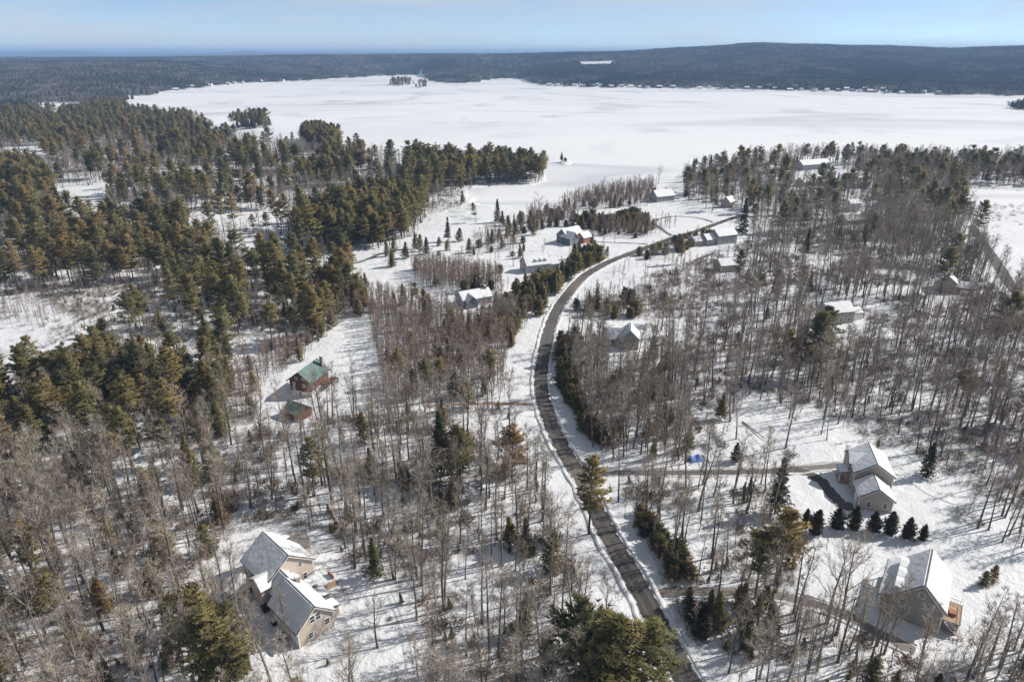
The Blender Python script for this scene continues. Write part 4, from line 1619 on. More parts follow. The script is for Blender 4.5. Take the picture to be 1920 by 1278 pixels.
KINDS['bush'] = [finish_pine('evergreen_bush', gen_pine(650 + i, 4.0, 0.04, rr_, lambda t: math.sqrt(max(0.03, 1 - (1.7 * t - 0.55) ** 2 / 1.5)), 0.3, 8, 6, M['needle'] if i else M['spruce_needle'], (0.5, 0.2), 0.0, 0.06)) for i, rr_ in enumerate((2.2, 2.6, 1.9))]
KINDS['cedar'] = [finish_pine('arborvitae', gen_pine(700 + i, 6.0, 0.05, 1.75, lambda t: (0.78 + 0.22 * min(1, t / 0.3)) if t < 0.3 else ((1.02 - t) / 0.72) ** 0.7, 0.26, 9, 6, M['cedar_needle'], (0.42, 0.17), -0.6, 0.05)) for i in range(4)]


def gen_brush(seed, r, hgt, n, leafy=False):
    rng = np.random.RandomState(seed)
    t = Tris()
    for _ in range(n):
        a = rng.rand() * 6.28
        rr = r * math.sqrt(rng.rand()) * 0.5
        d = unit(np.array([math.cos(a) * 0.5, math.sin(a) * 0.5, rng.uniform(0.5, 1.4)]))
        p = np.array([math.cos(a) * rr, math.sin(a) * rr, -0.05])
        L = hgt * rng.uniform(0.5, 1.1)
        t.sliver(p, d, L, 0.06, rng)
        for _k in range(4 if not leafy else 6):
            q = p + d * L * rng.uniform(0.3, 1)
            if leafy:
                t.sliver(q, unit(rng.normal(size=3)), 0.3, 0.24, rng)
            else:
                t.sliver(q, unit(d + rng.normal(size=3) * 0.6), L * 0.4, 0.035, rng)
    return t


def simple(name, tr, mat):
    me = tr.mesh(name, mat)
    return me, me, me


KINDS['brush'] = [simple('brush', gen_brush(800 + i, 1.6, h_, 26), M['brush']) for i, h_ in enumerate((1.0, 1.5, 2.2))]
KINDS['beech'] = [simple('beech', gen_brush(830 + i, 1.8, h_, 22, True), M['brown_leaf']) for i, h_ in enumerate((1.6, 2.6))]
KINDS['lowcon'] = [KINDS['young'][0], KINDS['young'][3]]

# ------------------------------------------------------------------ where they grow
SR = np.random.RandomState(11)
TREES = []      # (kind, x, y, height scale, region label key)
CLEAR = [gpoly(p) for p in (
    [(425, 1010), (500, 975), (625, 1000), (650, 1060), (722, 1105), (795, 1180), (805, 1300), (500, 1300), (480, 1215), (430, 1120)],      # cream house yard
    [(490, 725), (560, 685), (625, 625), (650, 590), (690, 592), (703, 680), (722, 720), (665, 762), (610, 775), (575, 800), (505, 790)],  # log house field
    [(688, 512), (760, 515), (860, 548), (905, 535), (962, 520), (966, 555), (870, 572), (760, 548), (690, 530)],
    [(790, 470), (850, 450), (940, 455), (1000, 430), (1060, 470), (1180, 445), (1200, 455), (1140, 480), (1040, 512), (960, 520), (900, 505), (830, 495)],
    [(640, 480), (700, 470), (770, 452), (800, 405), (850, 392), (930, 392), (1000, 395), (1000, 410), (930, 420), (920, 445), (840, 462), (780, 480), (700, 500), (650, 505)],
    [(1050, 612), (1110, 592), (1165, 592), (1225, 600), (1225, 662), (1150, 650), (1060, 628)],
    [(1470, 895), (1500, 870), (1560, 850), (1700, 840), (1795, 915), (1750, 985), (1735, 1010), (1540, 1010), (1500, 950)],
    [(1525, 1005), (1735, 1020), (1800, 1075), (2100, 1060), (2100, 1165), (1810, 1215), (1690, 1240), (1590, 1150), (1500, 1115), (1510, 1040)],
    [(-200, 560), (60, 555), (140, 600), (190, 650), (150, 700), (60, 715), (-200, 720)],
    [(445, 448), (545, 440), (562, 472), (480, 490)],
    [(360, 398), (450, 392), (560, 398), (570, 420), (420, 432), (350, 425)],
    [(100, 352), (200, 345), (210, 400), (130, 420)],
    [(1480, 318), (1560, 308), (1620, 340), (1615, 352), (1500, 356)],
    [(1090, 397), (1200, 385), (1330, 400), (1320, 412), (1200, 402), (1095, 403)],
    [(1540, 615), (1620, 600), (1640, 615), (1580, 650)],
    [(1290, 845), (1460, 840), (1470, 905), (1290, 905)],
    [(60, 196), (170, 196), (170, 213), (20, 216)],
    [(1850, 440), (1920, 440), (2050, 520), (2050, 540), (1920, 510), (1880, 480)],
)]


def blocked(x, y, pad=1.0, clear=True):
    b = in_water(x, y)
    for pts, r in ROADS:
        P_ = pts[::3] + [pts[-1]]
        b |= seg_dist(P_, x, y) < r * pad
    for hx, hy, r in HOUSE_PADS:
        b |= np.hypot(x - hx, y - hy) < r
    if clear:
        for c in CLEAR:
            b |= inside(c, x, y)
    return b


def scatter(poly_px, spacing, mix, key, thin=0.0, nscale=40.0, pad=1.0, clear=True, pine_noise=0.0, psc=26.0):
    """mix: list of (kind, weight, min scale, max scale); pine_noise gathers evergreens into groups"""
    poly = gpoly(poly_px)
    x0, y0 = poly.min(0)
    x1, y1 = poly.max(0)
    nx_, ny_ = int((x1 - x0) / spacing) + 1, int((y1 - y0) / spacing) + 1
    gx_, gy_ = np.meshgrid(np.arange(nx_), np.arange(ny_))
    x = (x0 + (gx_ + SR.rand(*gx_.shape)) * spacing).ravel()
    y = (y0 + (gy_ + SR.rand(*gy_.shape)) * spacing).ravel()
    k = inside(poly, x, y)
    x, y = x[k], y[k]
    k = ~blocked(x, y, pad, clear)
    if thin:
        k &= vnoise(x, y, nscale) > thin * SR.rand(len(x)) * 1.3
    x, y = x[k], y[k]
    w = np.array([m[1] for m in mix], float)
    w /= w.sum()
    ev = np.array([m[0] in ('pine', 'young', 'spruce') for m in mix])
    nzv = 0.65 * vnoise(x + 900, y - 400, psc) + 0.35 * vnoise(x - 300, y + 200, psc * 0.4)
    for i in range(len(x)):
        ww = w
        if pine_noise and ev.any() and not ev.all():
            g = (max(0.0, (nzv[i] - 0.42)) * 4.2) ** 1.5 * pine_noise + (1 - pine_noise)
            ww = np.where(ev, w * g, w)
            ww = ww / ww.sum()
        m = mix[SR.choice(len(mix), p=ww)]
        TREES.append((m[0], x[i], y[i], SR.uniform(m[2], m[3]), key))


BARE = lambda w=1.0, a=0.75, b=1.2: ('bare', w, a, b)
# woods around the cream house and the foot of the picture
scatter([(-260, 910), (60, 880), (200, 905), (330, 935), (440, 965), (425, 1010), (405, 1090), (440, 1170), (470, 1250), (480, 1430), (-330, 1430)], 3.5,
        [BARE(0.8, 0.5, 1.25), ('sapling', 0.6, 0.5, 1.2), ('young', 0.2, 0.4, 1.15), ('broad', 0.12, 0.65, 1.05), ('pine', 0.02, 0.6, 0.9)], 'sw', pad=1)
scatter([(440, 965), (330, 935), (430, 800), (490, 790), (570, 805), (700, 772), (800, 765), (985, 762), (1012, 790), (1038, 855), (1070, 910), (1100, 965), (1140, 1035), (1185, 1115), (1235, 1210), (1290, 1310), (1330, 1430), (480, 1430), (470, 1290), (420, 1050)], 3.8,
        [BARE(0.85, 0.5, 1.25), ('sapling', 1.0, 0.4, 1.2), ('young', 0.13, 0.4, 1.15), ('broad', 0.17, 0.65, 1.0)], 'center', thin=0.35, nscale=22)
# sapling thickets
scatter([(690, 560), (760, 566), (850, 588), (955, 590), (985, 640), (972, 700), (985, 755), (800, 764), (700, 768), (722, 720), (705, 680), (690, 600)], 2.3,
        [('sapling', 1, 0.75, 1.35), ('young', 0.09, 0.6, 1.1), BARE(0.08, 0.5, 0.75), ('pine', 0.02, 0.5, 0.75)], 'thicket', pine_noise=0.8)
scatter([(768, 508), (830, 500), (930, 520), (942, 545), (880, 552), (790, 538)], 2.0, [('sapling', 1, 0.8, 1.25), ('young', 0.02, 0.6, 0.9)], 'thicket', clear=False)
scatter([(300, 770), (420, 705), (500, 665), (560, 640), (605, 648), (560, 682), (500, 722), (485, 780), (430, 805)], 2.5, [('sapling', 1, 0.6, 1.2), ('young', 0.05, 0.5, 0.9)], 'thicket')
scatter([(600, 530), (690, 540), (690, 600), (650, 588), (600, 640), (560, 600)], 3.0, [('sapling', 1, 0.8, 1.3), ('young', 0.3, 0.8, 1.2), ('pine', 0.1, 0.5, 0.8)], 'logwoods')
scatter([(850, 575), (960, 575), (1000, 600), (985, 640), (900, 640)], 3.2, [('sapling', 0.7, 0.7, 1.1), ('young', 0.55, 0.6, 1.0), BARE(0.3, 0.5, 0.7)], 'thicket')
# pine stands on the left
scatter([(-260, 725), (60, 720), (200, 735), (330, 720), (430, 720), (430, 800), (400, 900), (335, 935), (200, 905), (60, 880), (-260, 910)], 5.0,
        [('pine', 0.75, 0.7, 1.15), ('young', 0.4, 0.7, 1.3), ('sapling', 0.5, 0.8, 1.3), BARE(0.45, 0.6, 0.95)], 'leftpines', pine_noise=0.6)
scatter([(60, 690), (200, 660), (330, 700), (430, 700), (430, 760), (250, 780), (80, 800)], 4.6, [('young', 0.6, 0.8, 1.35), ('pine', 0.4, 0.55, 0.85), ('sapling', 0.4, 0.8, 1.2)], 'leftpines')
scatter([(-260, 455), (350, 465), (560, 495), (665, 505), (655, 580), (600, 642), (480, 662), (420, 692), (230, 692), (205, 640), (330, 600), (300, 552), (180, 552), (0, 560), (-260, 565)], 4.6,
        [('pine', 0.75, 0.8, 1.2), ('young', 0.2, 0.7, 1.2), BARE(0.5, 0.5, 0.85), ('sapling', 1.5, 0.7, 1.3), ('spruce', 0.07, 0.6, 0.9)], 'logwoods', thin=0.35, nscale=30, pine_noise=0.85, psc=45.0)
scatter([(-260, 560), (60, 556), (150, 560), (300, 560), (330, 600), (205, 645), (150, 640)], 4.2, [('sapling', 1, 0.5, 0.9), BARE(0.3, 0.4, 0.6)], 'swamp', thin=0.5, clear=False)
NWMIX = [('pine', 0.8, 0.6, 1.45), ('young', 0.12, 0.7, 1.2), BARE(0.6, 0.5, 1.0), ('sapling', 1.3, 0.7, 1.3), ('spruce', 0.1, 0.8, 1.3)]
scatter([(-260, 330), (90, 326), (95, 305), (240, 258), (330, 246), (430, 264), (520, 277), (640, 288), (760, 312), (880, 322), (890, 350), (884, 385), (800, 402), (790, 440), (650, 472), (560, 492), (350, 462), (-260, 455)], 5.2, NWMIX, 'nwforest', thin=0.4, nscale=40, pine_noise=0.93, psc=62.0)
scatter([(640, 385), (800, 385), (800, 440), (700, 470), (600, 475), (560, 440)], 5.6, [('pine', 1, 0.9, 1.2)], 'nwforest', thin=0.3)
scatter([(-260, 215), (20, 218), (170, 215), (250, 220), (330, 228), (370, 230), (390, 242), (340, 248), (240, 260), (95, 306), (88, 280), (0, 288), (-260, 300)], 8.5, [('pine', 1, 0.9, 1.3), BARE(0.9, 0.6, 0.95), ('sapling', 0.2, 0.8, 1.2)], 'nwforest', pine_noise=0.5)
scatter([(880, 312), (1000, 312), (1022, 328), (1020, 342), (890, 346)], 5.5, [('pine', 1, 0.8, 1.2), BARE(0.25, 0.6, 0.9)], 'peninsula', thin=0.2)
scatter([(570, 262), (590, 256), (635, 262), (640, 285), (570, 280)], 6.0, [('pine', 1, 1.0, 1.3)], 'nwforest')
scatter([(-260, 430), (60, 420), (200, 425), (330, 440), (300, 545), (180, 550), (0, 556), (-260, 560)], 10.0, [('pine', 1, 0.8, 1.3), ('young', 0.2, 0.8, 1.2), ('sapling', 0.5, 0.8, 1.2)], 'logwoods', thin=0.35, nscale=35)
scatter([(-260, 318), (30, 325), (90, 330), (95, 430), (-260, 430)], 10.0, [('pine', 1, 0.9, 1.4), ('sapling', 0.5, 0.8, 1.2)], 'nwforest', thin=0.3, nscale=35)
scatter([(300, 520), (560, 500), (660, 512), (640, 580), (590, 600), (420, 600)], 9.0, [('pine', 1, 0.7, 1.1), ('young', 0.4, 0.8, 1.3), ('sapling', 0.8, 0.8, 1.2)], 'logwoods')
scatter([(165, 202), (236, 202), (244, 218), (160, 219)], 9.0, [('pine', 1, 0.9, 1.3), BARE(0.6, 0.8, 1.1)], 'nwforest', clear=False)
scatter([(760, 312), (885, 312), (893, 346), (800, 372), (760, 350)], 6.5, [('pine', 1, 0.85, 1.35), BARE(0.3, 0.6, 0.9), ('sapling', 0.3, 0.8, 1.2)], 'nwforest')
scatter([(790, 470), (850, 450), (940, 455), (1000, 430), (1060, 470), (1180, 445), (1140, 480), (1040, 512), (960, 520), (900, 505), (830, 495)], 11.0, [('sapling', 1, 0.6, 1.1), ('bush', 0.5, 0.5, 1.0), ('young', 0.4, 0.6, 1.0), ('broad', 0.15, 0.5, 0.8)], 'slatehedge', clear=False)
# the right-hand hardwoods
scatter([(1140, 528), (1190, 492), (1240, 472), (1300, 505), (1390, 470), (1440, 440), (1700, 402), (1800, 425), (1835, 470), (1890, 560), (2250, 600), (2250, 1040), (1900, 1050), (1795, 985), (1795, 915), (1700, 842), (1600, 832), (1480, 848), (1400, 872), (1250, 866), (1150, 866), (1112, 835), (1085, 790), (1065, 705), (1062, 640), (1130, 652), (1225, 668), (1232, 600), (1165, 592), (1078, 592), (1085, 570)], 3.7,
        [BARE(1, 0.6, 1.2), ('sapling', 0.95, 0.5, 1.3), ('young', 0.02, 0.5, 0.9), ('pine', 0.018, 0.7, 1.0)], 'eastwoods', thin=0.5, nscale=28, pine_noise=0.9)
scatter([(1062, 640), (1130, 652), (1225, 668), (1290, 700), (1290, 860), (1150, 866), (1112, 835), (1085, 790), (1065, 705)], 3.4, [('sapling', 1, 0.7, 1.4), ('young', 0.16, 0.5, 1.0), BARE(0.3, 0.5, 0.8)], 'eastwoods')
scatter([(1280, 335), (1400, 308), (1500, 300), (1650, 302), (1800, 304), (2250, 310), (2250, 348), (1920, 352), (1815, 350), (1808, 382), (1832, 432), (1700, 402), (1440, 440), (1400, 402), (1330, 398), (1280, 372)], 5.4,
        [BARE(1, 0.6, 1.05), ('pine', 0.34, 0.7, 1.1), ('sapling', 0.35, 0.7, 1.2), ('spruce', 0.06, 0.7, 1.1)], 'eastshore', pine_noise=0.75)
scatter([(1048, 388), (1100, 367), (1180, 352), (1225, 350), (1235, 384), (1150, 391), (1060, 396)], 3.2, [('sapling', 1, 0.8, 1.3), ('young', 0.12, 0.6, 0.9), BARE(0.12, 0.5, 0.7)], 'cove')
scatter([(1100, 420), (1200, 415), (1270, 425), (1240, 440), (1200, 448), (1110, 440)], 3.2, [('sapling', 1, 0.8, 1.1), ('young', 0.2, 0.6, 0.9)], 'cove', clear=False)
scatter([(1145, 896), (1450, 898), (1490, 960), (1512, 1010), (1490, 1104), (1245, 1104), (1200, 1015), (1150, 935)], 3.8, [BARE(1, 0.6, 1.1), ('sapling', 0.9, 0.4, 1.0), ('young', 0.09, 0.25, 0.7)], 'drivewoods', thin=0.45, nscale=20)
scatter([(1245, 1122), (1430, 1125), (1520, 1145), (1640, 1205), (1720, 1245), (1850, 1225), (1960, 1195), (2250, 1200), (2250, 1430), (1360, 1430), (1310, 1290)], 3.8, [BARE(1, 0.65, 1.1), ('sapling', 0.6, 0.5, 1.1), ('young', 0.16, 0.3, 0.8)], 'southeast')
scatter([(1300, 1125), (1420, 1118), (1450, 1160), (1440, 1240), (1370, 1230)], 4.4, [('young', 1, 0.5, 1.1)], 'southeast', thin=0.2)
# evergreen hedges along the road
scatter([(1018, 602), (985, 590), (960, 562), (1000, 540), (1038, 532), (1058, 507), (1088, 482), (1128, 478), (1142, 484), (1105, 508), (1070, 538), (1042, 566)], 4.2, [('young', 1, 0.75, 1.15), ('bush', 0.7, 1.2, 2.0)], 'westhedge', pad=0.8, clear=False)
scatter([(1042, 640), (1066, 640), (1082, 720), (1108, 790), (1136, 838), (1112, 838), (1082, 800), (1056, 745)], 2.5, [('young', 0.6, 0.35, 0.75), ('bush', 1, 0.7, 1.3)], 'easthedge', pad=0.8)
scatter([(1178, 962), (1205, 962), (1300, 1075), (1296, 1100), (1262, 1090)], 1.9, [('bush', 1, 0.5, 0.95)], 'easthedge', pad=0.75)
scatter([(1268, 1128), (1300, 1125), (1335, 1190), (1310, 1200)], 2.4, [('bush', 1, 0.45, 0.9), ('young', 0.3, 0.3, 0.6)], 'easthedge', pad=0.75)
scatter([(1075, 418), (1190, 410), (1205, 424), (1085, 430)], 4.6, [('bush', 1, 1.3, 1.9), ('young', 0.3, 0.7, 0.9)], 'slatehedge', clear=False)
scatter([(925, 425), (1000, 412), (1012, 440), (930, 455)], 5.4, [('young', 0.8, 0.8, 1.1), ('sapling', 1, 0.7, 1.1), ('pine', 0.2, 0.5, 0.7)], 'slatehedge', clear=False)

scatter([(985, 400), (1075, 398), (1085, 424), (1005, 432)], 3.0, [('sapling', 1, 0.7, 1.2), ('bush', 0.15, 0.8, 1.4)], 'slatehedge', clear=False)
scatter([(895, 440), (962, 438), (968, 470), (900, 478)], 4.0, [('sapling', 1, 0.7, 1.1), ('young', 0.2, 0.6, 1.0)], 'slatehedge', clear=False)
scatter([(1195, 480), (1240, 452), (1330, 438), (1345, 452), (1215, 492)], 2.8, [('sapling', 1, 0.45, 0.8), ('bush', 0.35, 0.6, 1.2)], 'eastwoods', pad=0.7)
scatter([(1085, 432), (1190, 428), (1195, 446), (1100, 446)], 6.0, [('sapling', 1, 0.5, 0.9), ('bush', 0.5, 0.4, 0.8)], 'slatehedge', clear=False)
scatter([(700, 470), (790, 460), (800, 490), (720, 505)], 6.0, [('sapling', 1, 0.6, 1.0), ('young', 0.5, 0.7, 1.1)], 'cove', clear=False)
scatter([(840, 548), (960, 540), (975, 560), (860, 575)], 5.0, [('bush', 0.6, 0.8, 1.6), ('sapling', 1, 0.6, 1.0)], 'westhedge', clear=False)
scatter([(1060, 590), (1120, 560), (1220, 560), (1230, 600), (1100, 600)], 5.0, [('bush', 0.3, 1.0, 1.8), ('sapling', 1, 0.7, 1.1), ('young', 0.3, 0.6, 1.0)], 'eastwoods', clear=False)

# single trees that can be pointed at
SINGLES = [
    # kind, base px, height in m, label, group or None
    ('pine', 1104, 1000, 20.5, 'tall leaning white pine whose crown hangs over the asphalt road', 3),
    ('pine', 1085, 1312, 21, None, 4), ('pine', 1150, 1350, 23, None, 2), ('pine', 1205, 1330, 19, None, 4), ('pine', 1125, 1290, 17, None, 2), ('pine', 1110, 1370, 20, None, 0),
    ('pine', 1455, 1110, 20.5, None, 5), ('pine', 1415, 1122, 18.5, None, 1),
    ('spruce', 1453, 962, 16, 'slim tall evergreen standing alone by the upper driveway fork', 2),
    ('cedar', 1379, 866, 6.0, 'small dark pointed cedar beside the upper driveway and the blue tarp', 0),
    ('spruce', 1735, 896, 10.5, 'dense dark spruce at the lawn edge of the tan house', 0),
    ('young', 1842, 1098, 4.0, 'low dark pine bush at the edge of the taupe house lawn', 0), ('young', 1858, 1092, 4.6, 'bushy dark pine beside the taupe house lawn, larger of two', 2),
    ('spruce', 828, 893, 20.5, 'dark broad spruce in the hardwoods above the cream house', 1), ('pine', 862, 905, 17, 'olive pine crowding against the dark spruce in the hardwoods', 2), ('pine', 960, 905, 17, 'bushy olive pine near the road in the central hardwoods', 4),
    ('pine', 590, 930, 17, None, 3), ('pine', 412, 1300, 19, None, 2), ('pine', 440, 1268, 16, None, 0), ('pine', 388, 1250, 18, None, 4), ('pine', 450, 1320, 14, None, 5),
    ('spruce', 933, 418, 16, 'tall dark spruce standing on the snow by the grey stream', 0), ('spruce', 840, 452, 15, 'thin spruce on open snow beside the pine stand and stream', 2), ('pine', 893, 418, 13, 'thin leaning pine at the stream bank', 3),
    ('young', 800, 478, 10, 'open branched pine on the snowy lane bank', 1), ('young', 735, 502, 9, 'dark pine beside the lane in the open field', 1), ('young', 880, 474, 8.5, 'round bushy evergreen alone on the snow field', 0),
    ('spruce', 1392, 440, 23, 'very tall dark spruce above the roofs by the upper road', 0), ('pine', 1242, 608, 14, 'spreading pine behind the grey house at the bend', 4),
    ('pine', 1522, 706, 24, None, 2), ('pine', 1495, 712, 20, None, 0), ('pine', 1470, 705, 17, None, 4), ('pine', 1540, 668, 20, None, 2),
    ('young', 1352, 786, 9, 'narrow dark pine among the hardwoods above the driveway', 3), ('pine', 1762, 552, 22, 'tall dark pine in front of the grey gabled house', 0), ('pine', 1880, 652, 22, 'broad tiered pine rising out of the hardwoods near the side road', 2),
    ('young', 1872, 720, 8, 'small cone-shaped evergreen among grey trunks below the tiered pine', 1), ('pine', 1915, 790, 18, None, 3),
    ('pine', 1420, 566, 15, None, 4), ('pine', 1452, 566, 15, None, 2), ('pine', 1500, 556, 15, None, 0), ('spruce', 1516, 552, 12, None, 1),
    ('pine', 1465, 436, 20, None, 2), ('pine', 1486, 432, 21, None, 0), ('pine', 1505, 446, 17, None, 4), ('pine', 1562, 410, 18, None, 2), ('spruce', 1572, 450, 15, None, 0), ('spruce', 1510, 480, 16, None, 1), ('pine', 1412, 428, 16, None, 0),
    ('pine', 1690, 390, 19, None, 3), ('pine', 1742, 396, 22, None, 0), ('pine', 1765, 410, 22, None, 2), ('pine', 1792, 430, 22, None, 4), ('pine', 1832, 440, 21, None, 2), ('pine', 1772, 440, 21, None, 0), ('spruce', 1655, 380, 15, None, 1), ('pine', 1712, 380, 18, None, 5),
    ('spruce', 1298, 340, 20, None, 0), ('spruce', 1330, 332, 20, None, 1), ('spruce', 1380, 340, 16, None, 0), ('spruce', 1412, 330, 20, None, 2), ('pine', 1470, 345, 24, None, 2), ('pine', 1580, 315, 20, None, 0),
    ('broad', 1567, 1190, 21, 'tall bare oak with upward fan of limbs on the taupe house lawn', 2),
    ('broad', 708, 1212, 13, 'slender bare tree alone on the cream house snow field', 1), ('broad', 662, 1300, 12, 'low spreading bare apple-shaped tree below the cream house', 2),
    ('bare', 541, 1212, 14, 'thin bare tree standing right in front of the cream house garage', 5),
    ('bare', 660, 698, 8.5, 'small lone bare tree on the snow field of the log house', 0),
    ('broad', 1010, 425, 19, 'large bare broad tree above the slate-blue house', 0), ('broad', 1235, 345, 15, 'round bare tree on the lake shore', 0),
]
NAMES = {'bush': 'evergreen_bush', 'bare': 'bare_tree', 'broad': 'bare_tree', 'pine': 'pine_tree', 'young': 'young_pine', 'spruce': 'spruce_tree', 'cedar': 'arborvitae'}
CATS = {'bush': 'bush', 'bare': 'tree', 'broad': 'tree', 'pine': 'pine tree', 'young': 'pine tree', 'spruce': 'spruce tree', 'cedar': 'shrub'}
BASE_H = {'bush': 4.0, 'bare': 18.0, 'broad': 16.0, 'pine': 19.0, 'young': 9.0, 'spruce': 14.0, 'cedar': 6.0, 'sapling': 8.0}
PLACE = {
    'sw': 'in the dense mixed woods beyond the cream house forecourt', 'center': 'in the open woods between the cream house and the road',
    'thicket': 'in the reddish sapling thicket beside the road', 'logwoods': 'in the stand behind the red log house', 'leftpines': 'in the pine belt between log house and cream house',
    'swamp': 'by the snowy swamp clearing', 'nwforest': 'in the wide pine forest reaching to the lake', 'peninsula': 'on the wooded point in the lake', 'eastwoods': 'in the tall grey hardwoods across the road',
    'eastshore': 'in the mixed woods along the near lake shore', 'cove': 'in the scrub by the cove', 'drivewoods': 'between the two driveways', 'southeast': 'in the woods below the taupe house driveway',
    'westhedge': 'in the roadside evergreen belt below the grey cape', 'easthedge': 'in the low evergreen hedge on the bank of the road', 'slatehedge': 'in the evergreen clump around the slate-blue house',
    'islands': 'on a small island in the frozen lake', 'tip': 'on the low point across the lake'}
LOOK = {'bare_tree': 'leafless grey hardwood', 'pine_tree': 'olive green white pine', 'young_pine': 'bushy young pine', 'spruce_tree': 'dark narrow spruce'}


LANDMARKS = [(ROAD, 12.0, 'close beside the asphalt road'), (DRIVE_D, 8.0, 'beside the upper driveway'), (DRIVE_E, 8.0, 'beside the lower driveway'), (STREAM, 16.0, 'by the grey stream'),
             ([(-41.7, 104.0), (-49, 115)], 17.0, 'near the cream house'), ([(83.4, 108.7)], 18.0, 'near the taupe house'), ([(92, 141), (94, 152)], 17.0, 'near the tan house'), ([(-68.6, 207.8), (-67, 188.6)], 18.0, 'near the red log house'),
             ([(44, 244.5)], 18.0, 'near the grey house at the bend'), ([(137, 271.6)], 20.0, 'near the lone tan house in the hardwoods'), ([(207.5, 312)], 20.0, 'near the house with the brick-red garage'), ([(33.5, 404)], 24.0, 'near the slate-blue house'),
             ([(-17.4, 294)], 18.0, 'near the long grey ranch house'), ([(12.2, 346.5)], 20.0, 'near the grey cape house'), (ROAD_R, 12.0, 'beside the side road')]


def describe(kind, x, y, hh, key):
    nm = NAMES[kind]
    rel = hh / {'young_pine': 7.0, 'evergreen_bush': 4.0}.get(nm, 18.0)
    size = 'tall' if rel > 1.04 else ('short' if rel < 0.78 else 'medium')
    form = {'bare': 'narrow leafless grey hardwood', 'broad': 'broad-crowned leafless hardwood', 'pine': 'olive green white pine', 'young': 'bushy young pine', 'spruce': 'dark narrow spruce', 'bush': 'rounded dark evergreen bush'}[kind]
    place = PLACE[key]
    for pts_, d_, ph in LANDMARKS:
        pp = pts_ if len(pts_) < 4 else pts_[::3] + [pts_[-1]]
        dd = float(seg_dist(pp, np.array([x]), np.array([y]))[0]) if len(pp) > 1 else math.hypot(pp[0][0] - x, pp[0][1] - y)
        if dd < d_:
            place = ph
            break
    return f'{size} {form} {place}', f'{size} {form}{"es" if form.endswith("sh") else "s"} {place}'


def near_key(px, py):
    best, bd = 'eastwoods', 1e18
    x, y = G(px, py)
    for t in TREES:
        d = (t[1] - x) ** 2 + (t[2] - y) ** 2
        if d < bd:
            bd, best = d, t[4]
    return best


def plant(kind, var, x, y, z, s, rz, label, group, sxy=1.0, tilt=(0.0, 0.0)):
    mt, mc, ma = KINDS[kind][var % len(KINDS[kind])]
    r = bpy.data.objects.new(NAMES[kind], None)
    col.objects.link(r)
    r.location = (x, y, z)
    r.rotation_euler = (tilt[0], tilt[1], rz)
    r.scale = (s * sxy, s * sxy, s)
    tag(r, label, CATS[kind], group)
    for nm, me_ in (('trunk', mt), ('crown', mc)):
        c = bpy.data.objects.new(nm, me_)
        c.parent = r
        col.objects.link(c)
    return r


for isl, n_, sc in ((0, 85, 1.0), (1, 80, 1.0), (2, 30, 0.9)):
    poly = ISLANDS[isl]
    lo, hi = poly.min(0), poly.max(0)
    k = 0
    while k < n_:
        x, y = SR.uniform(lo[0], hi[0]), SR.uniform(lo[1], hi[1])
        if inside(poly, np.array([x]), np.array([y]))[0]:
            TREES.append((('pine', 'pine', 'young', 'young', 'bare')[SR.randint(5)], x, y, SR.uniform(0.9, 1.4) * sc, 'islands'))
            k += 1
for _ in range(4):
    x, y = G(SR.uniform(1050, 1068), SR.uniform(302, 305))
    TREES.append((('bush', 'sapling', 'bush', 'young')[_], x, y, SR.uniform(0.7, 1.0), 'islands'))

LOW = [gpoly(p) for p in ([(1130, 535), (1190, 492), (1240, 470), (1300, 470), (1395, 465), (1405, 545), (1330, 580), (1250, 600), (1090, 600), (1080, 570)],
                           [(1500, 600), (1660, 600), (1680, 660), (1560, 690)], [(1740, 545), (1850, 540), (1860, 600), (1740, 600)])]
for i, t in enumerate(TREES):
    if t[0] in ('bare', 'broad') and any(inside(q, np.array([t[1]]), np.array([t[2]]))[0] for q in LOW):
        TREES[i] = ('sapling', t[1], t[2], 0.7 + 0.5 * (t[3] - 0.6), t[4])
count = {}
for s_ in SINGLES:
    kind, px, py, hh, lab, var = s_
    x, y = G(px, py)
    key = near_key(px, py)
    nm = NAMES[kind]
    if lab is None:
        lab, grp = describe(kind, x, y, hh, key)
    else:
        grp = None
    tilt = (0.0, -0.16) if 'leaning pine at' in lab else (0, 0)
    plant(kind, var, x, y, H1(x, y) - 0.05, hh / BASE_H[kind], SR.rand() * 6.28, lab, grp, SR.uniform(1.1, 1.3) if kind in ('pine', 'spruce') and py > 800 else SR.uniform(0.95, 1.15), tilt)
    count[nm] = count.get(nm, 0) + 1

